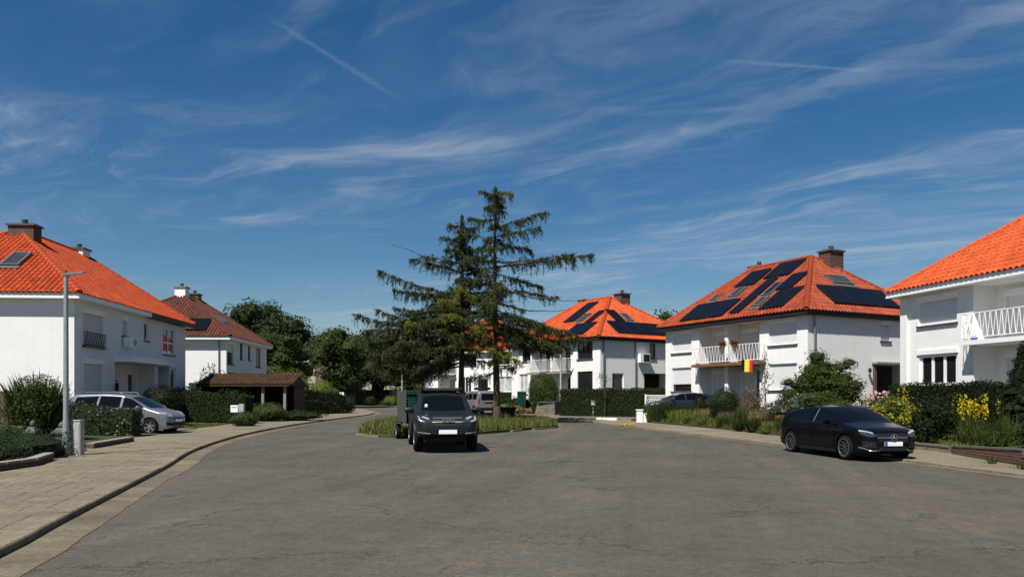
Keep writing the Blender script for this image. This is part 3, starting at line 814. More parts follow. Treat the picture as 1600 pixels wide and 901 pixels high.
    def fbox(s, name, a0, a1, b0, b1, z0, z1, m, parent=None):
        mb = MB(); mb.box(a0, a1, b0, b1, z0, z1, T=s.P); return mb.build(name, m, parent or s.root)
    def balcony(s, a0, a1, zf, d0, depth, slabm, railm, style='slant', h=0.95, edge=None):
        sb = s.fbox('balcony', a0, a1, -d0, depth-.003, zf-.16, zf, slabm)
        mb = MB()
        def run(p, q, style=style):
            p, q = np.array(p), np.array(q); L = np.linalg.norm(q-p); n = int(L/0.115)
            for z in (zf+.10, zf+h):
                mb.tube([s.P(*p, z), s.P(*q, z)], .018, 5)
            for k in range(n+1):
                c = p+(q-p)*k/n; sh = (q-p)/L*(.05 if k % 2 else -.05) if style == 'slant' else 0*(q-p)
                mb.tube([s.P(*(c-sh), zf+.10), s.P(*(c+sh), zf+h)], .011, 4)
        run((a0+.04, -d0+.04), (a1-.04, -d0+.04)); run((a0+.04, -d0+.04), (a0+.04, -.01), 'straight'); run((a1-.04, -d0+.04), (a1-.04, -.01), 'straight')
        mb.build('railing', railm, sb)
        return sb
    def chimney(s, a, b, w, d, z1, m, cap='lead', pots=1, z0=None):
        z0 = z0 or s.zr-1.6
        c = s.fbox('chimney', a-w/2, a+w/2, b-d/2, b+d/2, z0, z1, m)
        s.fbox('chimney_cap', a-w/2-.08, a+w/2+.08, b-d/2-.08, b+d/2+.08, z1+.001, z1+.09, cap, c)
        for k in range(pots):
            aa = a+(k-(pots-1)/2)*.35
            mb = MB(); q = s.P(aa, b, z1+.09)
            mb.lathe([(.13, 0), (.13, .08), (.09, .10), (.15, .13), (.15, .17), (.10, .19), (.15, .22), (.15, .26), (.08, .30)], q, 10); mb.build('chimney_pot', 'lead', c, smooth=False)
    def on_roof(s, face, q, lo, hi):
        """a slab on a roof face: q = four corners (s, t) on the face"""
        p0, S, T, N = face
        f = lambda a, t, n: p0+S*a+T*t+N*n
        mb = MB(); mb.hexa([f(a, t, lo) for a, t in q]+[f(a, t, hi) for a, t in q]); return mb
    def solar(s, face, s0, s1, t0, t1, ns, nt, mirror=False):
        for i in range(ns):
            for j in range(nt):
                a0 = s0+(s1-s0)*i/ns+.012; a1 = s0+(s1-s0)*(i+1)/ns-.012; b0 = t0+(t1-t0)*j/nt+.012; b1 = t0+(t1-t0)*(j+1)/nt-.012
                o = s.on_roof(face, [(a0, b0), (a1, b0), (a1, b1), (a0, b1)], .13, .165).build('solar_panel', 'dark_trim', s.root)
                s.on_roof(face, [(a0+.02, b0+.02), (a1-.02, b0+.02), (a1-.02, b1-.02), (a0+.02, b1-.02)], .160, .168).build('cell_sheet', 'solar', o)
    def skylight(s, face, a0, a1, b0, b1, pane='glass_room'):
        mb = s.on_roof(face, [(a0, b0), (a1, b0), (a1, b0+.08), (a0, b0+.08)], .02, .17)
        for q in ([(a0, b1-.08), (a1, b1-.08), (a1, b1), (a0, b1)], [(a0, b0+.08), (a0+.08, b0+.08), (a0+.08, b1-.08), (a0, b1-.08)], [(a1-.08, b0+.08), (a1, b0+.08), (a1, b1-.08), (a1-.08, b1-.08)]):
            m2 = s.on_roof(face, q, .02, .17); mb.add(m2.v, m2.f)
        k = s.on_roof(face, [(a0-.08, b0-.22), (a1+.08, b0-.22), (a1+.08, b0-.005), (a0-.08, b0-.005)], .05, .10); mb.add(k.v, k.f)
        o = mb.build('skylight', 'lead', s.root)
        s.on_roof(face, [(a0+.08, b0+.08), (a1-.08, b0+.08), (a1-.08, b1-.08), (a0+.08, b1-.08)], .10, .15).build('pane', pane, o)
    def downpipe(s, a, b, z0=None, m='zinc'):
        mb = MB(); mb.tube([s.P(a, b, z0 or s.zb-.3), s.P(a, b, s.ze-.24)], .05, 8); mb.build('downpipe', m, s.root, smooth=True)

# --- left house, gable end in the sun, street side in the shade
k = 1.04
zz = lambda z: 1.68+(z-1.68)*k
h1 = House('semi_detached_house', 'nearest left white house with bright orange roof, behind the tall lamp post', (-18.97, 33.28), (-.07, 1), 'L', 13.6, 10.4, zz(6.0), zz(9.68), 5.3, 11.75, 0.75,
           'tile_orange', trim_split=.545)
h1.walls([('shutter', .8, 2.7, zz(3.95), zz(5.5), dict(boxed=True, m='shutter_cream')), ('shutter', .85, 2.7, .8, zz(3.35), dict(boxed=True, sill=False, m='shutter_cream')),
          ('shutter', 4.75, 5.35, zz(4.65), zz(5.55), dict(m='shutter_cream')), ('glass', 7.4, 8.0, zz(4.6), zz(5.55), dict(n=1)),
          ('glass', 10.05, 11.8, zz(4.05), zz(5.53), dict(n=2, transom=zz(4.7), fw=.09)),
          ('recess', 3.95, 11.0, .8, zz(3.35), dict(d=.9, inner=[('door', 4.1, 5.0, .8, zz(3.0), dict(m='white_paint', pm='curtain')), ('glass', 5.5, 6.1, zz(2.55), zz(3.1), dict(n=1)),
                                                               ('door', 7.6, 8.5, .8, zz(3.1), dict(m='white_paint', pm='glass_dark')), ('glass', 9.9, 10.9, zz(1.6), zz(3.3), dict(n=1, pane='glass_dark'))], fins=[(8.9, 9.3)])),
          ('glass', 11.15, 11.95, zz(1.6), zz(3.35), dict(n=1, sill=False))],
         [])
h1.fbox('canopy', 3.8, 8.3, -.85, -.004, zz(3.36), zz(3.62), 'white_paint'); h1.fbox('canopy', 8.32, 11.0, -.35, -.004, zz(3.42), zz(3.54), 'white_paint')
mb = MB()
for zq in (zz(3.97), zz(4.5)): mb.tube([h1.P(.75, -.10, zq), h1.P(2.75, -.10, zq)], .02, 5)
for i in range(17):
    a = .75+2.0*i/16; o_ = .05 if i % 2 else -.05
    mb.tube([h1.P(a-o_, -.10, zz(3.97)), h1.P(a+o_, -.10, zz(4.5))], .014, 4)
mb.box(.7, 2.8, -.14, -.002, zz(3.84), zz(3.90), T=h1.P)
mb.build('balcony_railing', 'satin_black', h1.root)
ac = h1.fbox('air_conditioner', 4.75, 5.75, -.36, -.06, zz(4.1), zz(4.58), 'white_paint')
mb = MB(); mb.lathe([(.19, 0), (.19, .02)], (0, 0, 0), 16); mb.v = [tuple(Vector(h1.P(5.4, -.365, zz(4.34)))+Vector((-h1.Vd[0]*p[2]+h1.U[0]*p[0], -h1.Vd[1]*p[2]+h1.U[1]*p[0], p[1]))) for p in mb.v]; mb.build('fan_grille', 'cabinet_grey', ac)
mb = MB(); p = h1.P(3.9, -.12, 2.0); mb.box(p[0]-.06, p[0]+.06, p[1]-.06, p[1]+.06, p[2], p[2]+.4); mb.build('letter_slot', 'black_plastic', h1.root)
h1.chimney(5.0, 4.75, .75, 1.2, zz(9.78), 'red_brick', pots=1); h1.chimney(11.4, 5.2, .9, .8, zz(9.85), 'render_white', pots=1)
h1.skylight(h1.fs, 3.6, 4.42, 2.45, 3.85, 'glass_room')
h1.skylight(h1.ff, 8.6, 9.1, .35, .75, 'glass_dark') if False else None

# --- the white house behind it
h2 = House('semi_detached_house', 'far left white house with mossy red roof and white chimney behind the carport', (-20.2, 54.3), (-.04, 1), 'L', 10.2, 10, 6.0, 9.6, 5, 8.7, 0.95, 'tile_mossy', capobj=False)
h2.walls([('shutter', .25, 1.6, 4.1, 5.7, dict(open=.85, boxed=True)), ('glass', 3.1, 3.7, 4.55, 5.75, dict(n=1, m='dark_trim')), ('glass', 5.1, 5.65, 4.6, 5.7, dict(n=1, m='dark_trim')),
          ('glass', 7.15, 8.4, 4.15, 5.65, dict(n=1, m='wood_brown', pane='curtain')), ('glass', .3, 1.9, 2.1, 3.5, dict(n=2, m='dark_trim')), ('glass', 7.0, 8.6, 2.1, 3.4, dict(n=2, m='dark_trim'))],
         [('glass', 1.0, 2.6, 2.0, 2.75, dict(n=2, pane='glass_room'))])
h2.chimney(5.0, 5.0, .8, .8, 10.1, 'render_white', cap='concrete', pots=1); h2.chimney(8.2, 5.2, .8, .8, 10.0, 'brown_brick', pots=1)
h2.solar(h2.fs, 1.9, 5.2, .65, 2.35, 3, 1); h2.downpipe(-.06, .5)
h2.skylight(h2.ff, 4.3, 5.0, 2.3, 3.5, 'glass_room'); h2.skylight(h2.ff, 6.0, 6.5, 2.7, 3.5, 'glass_room')
h2.skylight(h2.fs, 5.6, 6.3, 2.6, 3.3, 'curtain')

# --- right house with the flag
h4 = House('semi_detached_house', 'white house with the flag, balcony and black solar panels on orange roof', (14.63, 38), (-.516, 1), 'R', 11.05, 9.6, 6.02, 9.68, 4.0, 8.6, 0.80, 'tile_red', ov=.42, os=.28, trim='dark_trim')
std_inner = lambda: [('shutter', 4.2, 5.45, 3.62, 5.5, dict(sill=False)), ('shutter', 6.65, 7.85, 3.62, 5.5, dict(sill=False)),
                     ('shutter', 6.5, 7.85, 1.5, 3.25, dict(sill=False)), ('glass', 3.35, 4.35, .85, 3.2, dict(n=1, m='zinc', sill=False, pane='glass_room')), ('shutter', 4.5, 5.4, .9, 3.2, dict(sill=False))]
h4.walls([('shutter', .68, 2.55, 4.4, 5.72, dict()), ('shutter', .68, 2.55, 2.08, 3.43, dict(boxed=False)), ('shutter', 8.65, 10.45, 4.4, 5.72, dict()), ('shutter', 8.65, 10.45, 2.08, 3.5, dict(boxed=False, open=.42)),
          ('recess', 3.2, 7.95, .82, 5.80, dict(d=.95, inner=std_inner(), fins=[(5.58, 5.84)]))],
         [('shutter', 5.4, 6.15, 4.68, 5.72, dict()), ('recess', 4.85, 7.4, .82, 3.42, dict(d=.8, inner=[('door', 5.7, 6.7, .85, 3.1, dict(m='wood_dark'))]))])
mb = MB(); mb.box(4.78, 4.95, .82, 3.35, -.12, -.003, T=lambda a, z, d: h4.P(d, a, z)); mb.box(7.3, 7.48, .82, 3.35, -.12, -.003, T=lambda a, z, d: h4.P(d, a, z)); mb.build('door_frame', 'red_brick', h4.root)
h4.fbox('door_hood', -.35, -.004, 4.7, 7.55, 3.44, 3.55, 'concrete')
h4.balcony(2.75, 8.0, 3.60, .55, .95, 'wood_brown', 'white_paint')
h4.chimney(3.5, 5.8, .8, 1.1, 9.95, 'red_brick', pots=1); h4.chimney(8.5, 5.3, .9, .9, 9.8, 'red_brick', pots=1)
h4.downpipe(-.07, .42)
F4 = h4.ff; o4 = .28     # the face starts at the overhang corner
h4.solar(F4, 5.85+o4, 9.45+o4, .28, 2.15, 3, 1); h4.solar(F4, 6.3+o4, 7.9+o4, 3.8, 5.65, 1, 1); h4.solar(F4, 4.0+o4, 5.95+o4, 4.3, 6.05, 2, 1)
h4.solar(F4, 4.65+o4, 5.4+o4, .40, 4.22, 1, 2); h4.solar(F4, 2.55+o4, 3.6+o4, 2.5, 4.2, 1, 1); h4.solar(F4, 1.45+o4, 3.15+o4, .4, 2.4, 2, 1)
h4.skylight(F4, 8.3+o4, 8.85+o4, 2.5, 3.2); h4.skylight(F4, 6.6+o4, 7.3+o4, 2.55, 3.6); h4.skylight(F4, 3.45+o4, 4.05+o4, .85, 1.8); h4.skylight(F4, 3.65+o4, 4.3+o4, 2.05, 3.4, 'glass_dark')
h4.solar(h4.fs, 2.5, 7.6, .62, 2.3, 3, 1); h4.skylight(h4.fs, 4.3, 5.9, 2.7, 3.5, 'glass_room')
for a_, z_ in ((1.5, 2.6),): pass
mb = MB(); q = h4.P(-.02, 4.55, 3.0); mb.tube([(q[0], q[1], q[2]+.15), (q[0]-.1, q[1]-.18, q[2]+.2)], .02, 5); mb.lathe([(.05, -.12), (.10, .0), (.08, .08), (.02, .14)], (q[0]-.1, q[1]-.2, q[2]+.1), 8); mb.build('wall_lantern', 'satin_black', h4.root)

# --- house in the middle, partly behind the spruces
h5 = House('semi_detached_house', 'white house with orange panelled roof behind the long clipped hedge', (6.25, 54.3), (-.667, 1), 'R', 11.3, 10, 6.0, 9.62, 4.7, 8.2, 1.0, 'tile_bright', ov=.42, os=.3, trim='dark_trim', capobj=False)
in5 = [('glass', 4.1, 5.3, 3.66, 5.5, dict(sill=False, n=1, m='dark_trim')), ('glass', 6.7, 7.8, 3.66, 5.5, dict(sill=False, n=1, m='dark_trim')), ('glass', 3.7, 5.0, 1.1, 3.2, dict(n=1, m='dark_trim', sill=False)), ('glass', 6.5, 7.8, 1.3, 3.2, dict(n=1, m='dark_trim', sill=False))]
h5.walls([('glass', .86, 2.6, 4.5, 5.74, dict(m='dark_trim', n=3)), ('glass', .86, 2.6, 1.9, 3.6, dict(m='dark_trim', n=3)), ('glass', 8.6, 9.75, 4.6, 5.7, dict(m='dark_trim', n=2)), ('glass', 9.0, 10.2, 2.0, 3.6, dict(n=2, pane='curtain')),
          ('recess', 3.42, 8.42, 1.02, 5.78, dict(d=.95, inner=in5, fins=[(5.7, 5.95)]))],
         [('glass', 4.75, 5.35, 4.6, 5.72, dict(n=1, m='dark_trim')), ('glass', 1.1, 2.2, 2.0, 3.45, dict(n=1, pane='glass_room')), ('recess', 4.2, 6.6, 1.02, 3.5, dict(d=.9, inner=[('door', 4.8, 5.8, 1.05, 3.2, dict(m='wood_dark'))]))])
h5.balcony(3.3, 8.5, 3.66, .45, .95, 'concrete', 'white_paint', style='straight')
h5.chimney(4.2, 5.8, .85, .95, 9.85, 'red_brick', pots=1); h5.chimney(8.2, 5.3, .9, .8, 9.75, 'brown_brick', pots=0)
F5 = h5.ff; o5 = .3
h5.solar(F5, 5.3+o5, 6.7+o5, 2.75, 5.85, 1, 2); h5.solar(F5, 2.75+o5, 3.5+o5, 2.2, 4.0, 1, 1); h5.solar(F5, 1.75+o5, 4.25+o5, .35, 2.1, 2, 1); h5.skylight(F5, 4.2+o5, 4.95+o5, 2.6, 3.8)
h5.solar(h5.fs, 2.1, 7.4, .45, 2.1, 4, 1); h5.solar(h5.fs, 3.1, 4.1, 2.2, 3.85, 1, 1); h5.skylight(h5.fs, 4.35, 5.05, 2.4, 3.4)
h5.downpipe(-.06, .25); h5.downpipe(-.06, 3.3)
ac = h5.fbox('air_conditioner', -.38, -.06, 3.5, 4.45, 4.25, 4.92, 'white_paint')
h5.fbox('fan_grille', -.39, -.382, 3.8, 4.4, 4.32, 4.85, 'dark_trim', ac)

# --- house seen between the spruce trunks
h6 = House('semi_detached_house', 'distant white house seen between and left of the spruce trunks', (.5, 80), (-.897, .442), 'R', 11.4, 10, 6.7, 10.3, 4.6, 7.6, 1.3, 'tile_red', ov=.42, os=.3, capobj=False)
h6.walls([('glass', .5, 2.3, 2.3, 3.9, dict(n=2, pane='curtain')), ('glass', .8, 2.4, 5.1, 6.3, dict(n=2)), ('glass', 5.4, 6.6, 2.2, 3.9, dict(n=3)), ('glass', 3.4, 4.6, 1.5, 3.7, dict(n=1, m='dark_trim')),
          ('glass', 4.8, 6.6, 5.1, 6.3, dict(n=2, m='dark_trim')), ('recess', 7.4, 9.6, 1.4, 6.2, dict(d=.95, inner=[('glass', 7.8, 8.8, 1.5, 3.8, dict(n=1, sill=False, pane='curtain'))]))],
         [])
h6.balcony(7.3, 9.7, 4.25, .4, .95, 'concrete', 'zinc', style='straight')
h6.fbox('wing_wall', 2.9, 4.9, -.06, -.003, 1.3, 6.4, 'render_grey') if False else None
h6.chimney(5.6, 5.2, .9, .8, 10.5, 'red_brick', pots=1)

# --- house at the right edge of the picture
h0 = House('semi_detached_house', 'white house at right edge with orange roof, white railing and three-part window', (18.65, 18.6), (-.217, 1), 'R', 13.0, 10, 5.98, 9.9, 5.0, 8.2, 0.85, 'tile_bright', ov=.45, os=.4)
in0 = [('shutter', 7.4, 8.9, 3.75, 5.5, dict(sill=False)), ('shutter', 7.4, 8.9, 1.3, 3.3, dict(sill=False)), ('shutter', 4.9, 6.4, 3.75, 5.5, dict(sill=False)), ('shutter', 4.9, 6.4, 1.3, 3.3, dict(sill=False))]
h0.walls([('shutter', 10.12, 12.08, 4.5, 5.6, dict()), ('glass', 10.12, 12.05, 2.15, 3.36, dict(n=3, fw=.11, lintel=True)), ('recess', 4.4, 9.35, .87, 5.74, dict(d=.95, inner=in0, fins=[(6.75, 7.0)])),
          ('shutter', 1.2, 3.1, 4.5, 5.6, dict()), ('glass', 1.2, 3.1, 2.15, 3.36, dict(n=3, fw=.11))], [])
h0.balcony(4.2, 9.4, 3.72, .5, .95, 'white_paint', 'white_paint')
mb = MB(); mb.box(12.62, 12.98, -.10, -.003, .2, 5.72, T=lambda a, b, z: h0.P(a, b, z)); mb.build('corner_pier', 'white_brick', h0.root)
h0.chimney(5.0, 5.2, 1.0, .8, 10.2, 'red_brick', pots=1)
mb = MB(); q = h0.P(9.0, -.3, 3.74); mb.lathe([(.10, 0), (.13, .12), (.12, .14)], q, 10); toy = None
tag(mb.build('toy_bucket', 'plate_blue', None, loc=(18.65, 18.6, .85)), 'small blue bucket on the balcony floor at the right edge', 'bucket')

# --- flag and flower boxes on the balcony
mb = MB(); N_ = 9
for band, m in enumerate(('flag_black', 'flag_yellow', 'flag_red')):
    for i in range(N_):
        a = 3.92-.86*(band*N_+i)/(3*N_); b = 3.92-.86*(band*N_+i+1)/(3*N_)
        wv = lambda t: -.60-.035*math.sin(t*11)
        for j in range(4):
            za, zb_ = 3.72-.16*j, 3.72-.16*(j+1); k0, k1 = 1+.15*j, 1+.15*(j+1)
            mb.add([h4.P(a, wv(a)*1.0-.006*j, za-.05*(3.92-a)), h4.P(b, wv(b)-.006*j, za-.05*(3.92-b)), h4.P(b, wv(b)-.006*(j+1), zb_-.05*(3.92-b)), h4.P(a, wv(a)-.006*(j+1), zb_-.05*(3.92-a))], [(0, 1, 2, 3)], band)
fl = mb.build('flag', ['flag_black', 'flag_yellow', 'flag_red'], None, loc=(14.63, 38, .80), fix=False)
sm = fl.modifiers.new('thickness', 'SOLIDIFY'); sm.thickness = 0.006
tag(fl, 'black, yellow and red striped flag hanging from the wooden balcony edge', 'flag')
# ------------------------------------------------------------------ plants
def np_mesh(name, V, quads, tint, m):
    me = bpy.data.meshes.new(name)
    n, q = len(V), len(quads)
    me.vertices.add(n); me.vertices.foreach_set('co', np.asarray(V, np.float32).ravel())
    me.loops.add(q*4); me.loops.foreach_set('vertex_index', np.asarray(quads, np.int32).ravel())
    me.polygons.add(q); me.polygons.foreach_set('loop_start', np.arange(0, q*4, 4, dtype=np.int32)); me.polygons.foreach_set('loop_total', np.full(q, 4, np.int32))
    me.update(calc_edges=True)
    me.attributes.new('tint', 'FLOAT', 'FACE').data.foreach_set('value', np.asarray(tint, np.float32))
    me.materials.append(MATS[m])
    return me
def unit(v): return v/np.maximum(np.linalg.norm(v, axis=-1, keepdims=True), 1e-9)
class Leaves:
    """gathers leaf quads (and closed cores) for one mesh"""
    def __init__(s): s.V = []; s.Q = []; s.t = []; s.n = 0
    def quads(s, V4, tint):
        k = len(V4); s.V.append(V4.reshape(-1, 3)); s.Q.append(np.arange(4*k).reshape(-1, 4)+s.n); s.t.append(tint); s.n += 4*k
    def leaf(s, pts, nrm, size, tint, aspect=0.55, axis=None):
        """pointed leaves: a kite of four corners, centred on pts"""
        k = len(pts); r = RNG.normal(size=(k, 3)) if axis is None else axis
        n = unit(nrm); a = unit(r-n*np.sum(r*n, 1, keepdims=True)); b = np.cross(n, a)
        L = (size*RNG.uniform(.7, 1.35, k))[:, None]; W = L*aspect
        s.quads(np.stack([pts-a*L*.5, pts+b*W*.5-a*L*.05, pts+a*L*.5+n*L*.08, pts-b*W*.5-a*L*.05], 1), tint)
    def blades(s, base, tip, w, tint):
        d = tip-base; k = len(base); side = unit(np.cross(d, RNG.normal(size=(k, 3))))*(w*RNG.uniform(.7, 1.3, k))[:, None]
        mid = base+d*.55+np.array([0, 0, .0])
        s.quads(np.stack([base-side*.5, base+side*.5, mid+side*.45, mid-side*.45], 1), tint)
        s.quads(np.stack([mid-side*.45, mid+side*.45, tip+side*.06, tip-side*.06], 1), tint)
    def ball(s, c, r, lump=None, n=10, tint=.25):
        th = np.linspace(0, np.pi, n); ph = np.linspace(0, 2*np.pi, 2*n+1)
        T, Pm = np.meshgrid(th, ph, indexing='ij'); D = np.stack([np.sin(T)*np.cos(Pm), np.sin(T)*np.sin(Pm), np.cos(T)], -1)
        k = lump(D.reshape(-1, 3)).reshape(D.shape[:2]+(1,)) if lump else 1
        Pt = np.array(c)+D*np.array(r)*k
        A = np.stack([Pt[:-1, :-1], Pt[1:, :-1], Pt[1:, 1:], Pt[:-1, 1:]], 2).reshape(-1, 4, 3)
        s.quads(A, np.full(len(A), tint))
    def mesh(s, name, m): return np_mesh(name, np.concatenate(s.V), np.concatenate(s.Q), np.concatenate(s.t), m)
def lumps(seed, amp=.2, n=9, freq=3.0):
    r = np.random.default_rng(seed); W = r.normal(size=(n, 3))*freq; ph = r.uniform(0, 6.28, n)
    return lambda D: 1+amp*np.sum(np.sin(D @ W.T+ph), 1)/math.sqrt(n)
def blob(L, c, rad, n, size, seed, amp=.18, depth=.35, core=.78, aspect=.55, up=0.2, tlo=0., thi=1., flat=True):
    c = np.array(c, float); rad = np.array(rad, float); lp = lumps(seed, amp)
    D = unit(RNG.normal(size=(n, 3)))
    k = lp(D)*(1-depth*RNG.random(n)**2.2)+RNG.normal(0, .025, n)
    pts = c+D*rad*k[:, None]
    nr = unit(D/rad)+RNG.normal(size=(n, 3))*.65+np.array([0, 0, up])
    cl = .5+.5*np.sin(D @ np.array([5.1, 3.3, 4.2])+seed)
    L.leaf(pts, nr, size, np.clip(tlo+(thi-tlo)*(.65*RNG.random(n)+.35*cl), 0, 1), aspect)
    if core: L.ball(c, rad*core, lp, 9, .2)
def bush(name, label, c, rad, n, size, m, seed, cat='shrub', amp=.18, core=.8, depth=.35, group=None, aspect=.55, ground=None):
    L = Leaves(); blob(L, (0, 0, rad[2]*.8), rad, n, size, seed, amp, depth, core, aspect)
    z = ground(c[0], c[1]) if ground else c[2]
    o = link(name, L.mesh(name, m), None, (c[0], c[1], z)); tag(o, label, cat, group); return o
def hedge(name, label, p0, p1, width, z0, z1, m, size=.07, dens=420, rough=.05, cat='hedge', z1b=None, group=None, round_=.0):
    """clipped hedge along p0-p1: leaves on every face, a closed body behind them"""
    p0, p1 = np.array(p0, float), np.array(p1, float); d = p1-p0; Ln = np.linalg.norm(d); d /= Ln; nn = np.array([-d[1], d[0]])
    L = Leaves(); z1b = z1b if z1b is not None else z1
    loc = np.array([p0[0], p0[1], z0])
    def Pt(a, b, h):   # along, across (-1..1), height fraction
        top = (z1+(z1b-z1)*a/Ln-z0)
        wob = .5*rough*np.sin(a*3.1+h*4)+.5*rough*np.sin(a*7.3+1.3)
        pin = 1-round_*np.clip(h-.55, 0, 1)**2*3
        x = d[0]*a+nn[0]*b*(width/2)*pin; y = d[1]*a+nn[1]*b*(width/2)*pin
        return np.stack([x, y, h*top+wob*h], -1)
    H = (z1+z1b)/2-z0
    for (cnt, gen, nrm) in (
            (Ln*H, lambda k: (RNG.uniform(0, Ln, k), np.full(k, -1.), RNG.random(k)), np.array([-nn[0], -nn[1], .15])),
            (Ln*H, lambda k: (RNG.uniform(0, Ln, k), np.full(k, 1.), RNG.random(k)), np.array([nn[0], nn[1], .15])),
            (Ln*width, lambda k: (RNG.uniform(0, Ln, k), RNG.uniform(-1, 1, k), np.ones(k)), np.array([0, 0, 1.])),
            (width*H, lambda k: (np.zeros(k), RNG.uniform(-1, 1, k), RNG.random(k)), np.array([-d[0], -d[1], .1])),
            (width*H, lambda k: (np.full(k, Ln), RNG.uniform(-1, 1, k), RNG.random(k)), np.array([d[0], d[1], .1]))):
        k = int(cnt*dens*(.07/size)**2); a, b, h = gen(k)
        pts = Pt(a, b, h)+nrm*(RNG.normal(0, rough*.6, k)-rough*.3)[:, None]
        L.leaf(pts, nrm+RNG.normal(size=(k, 3))*.6, size, RNG.random(k)*.75+.25*(.5+.5*np.sin(a*2.3+h*5)), .6)
    A = np.linspace(.04, Ln-.04, max(3, int(Ln/.3)))
    ring = [(-.9, 0), (-.9, .5), (-.9, .95), (0, .96), (.9, .95), (.9, .5), (.9, 0)]
    G = np.stack([Pt(A, np.full(len(A), b), np.full(len(A), h)) for b, h in ring], 1)
    Qd = np.stack([G[:-1, :-1], G[1:, :-1], G[1:, 1:], G[:-1, 1:]], 2).reshape(-1, 4, 3); L.quads(Qd, np.full(len(Qd), .2))
    for e in (0, -1):
        q = G[e]; L.quads(np.stack([np.stack([q[0], q[1], q[5], q[6]]), np.stack([q[1], q[2], q[4], q[5]])]), np.full(2, .2))
    o = link(name, L.mesh(name, m), None, tuple(loc)); tag(o, label, cat, group); return o
def tree(name, label, base, h_trunk, clumps, m, leaf, n_per, r_trunk, bark='bark', cat='tree', group=None, core=.62, depth=.5, amp=.25, aspect=.6):
    """broad-leaved tree: tapered trunk with a limb to every clump; clumps: (dx, dy, z, rx, ry, rz)"""
    root = tag(empty(name, base), label, cat, group)
    mb = MB(); mb.tube([(0, 0, -.2), (.03, 0, h_trunk*.5), (0, .02, h_trunk)], [r_trunk*1.25, r_trunk, r_trunk*.75], 9)
    for i, (x, y, z, rx, ry, rz) in enumerate(clumps):
        s0 = h_trunk*(.75+.25*((i*7) % 5)/5)
        mb.tube([(0, 0, s0), (x*.45, y*.45, s0+(z-s0)*.6), (x, y, z)], [r_trunk*.5, r_trunk*.28, r_trunk*.08], 6)
    mb.build('trunk', bark, root, smooth=True)
    L = Leaves()
    for i, (x, y, z, rx, ry, rz) in enumerate(clumps):
        blob(L, (x, y, z), (rx, ry, rz), int(n_per*rx*rz), leaf, 17*i+len(name), amp, depth, core, aspect)
    link('crown', L.mesh('crown', m), root); return root
def crown_clumps(seed, n, R_, zc, rz, rc, fill=.9):
    """n clumps spread over an uneven ellipsoid crown"""
    r = np.random.default_rng(seed); out = []
    for i in range(n):
        d = r.normal(size=3); d /= np.linalg.norm(d); k = fill*r.uniform(.55, 1.0)
        q = rc*r.uniform(.7, 1.3); out.append((d[0]*R_*k, d[1]*R_*k, zc+d[2]*rz*k, q, q, q*.8))
    return out

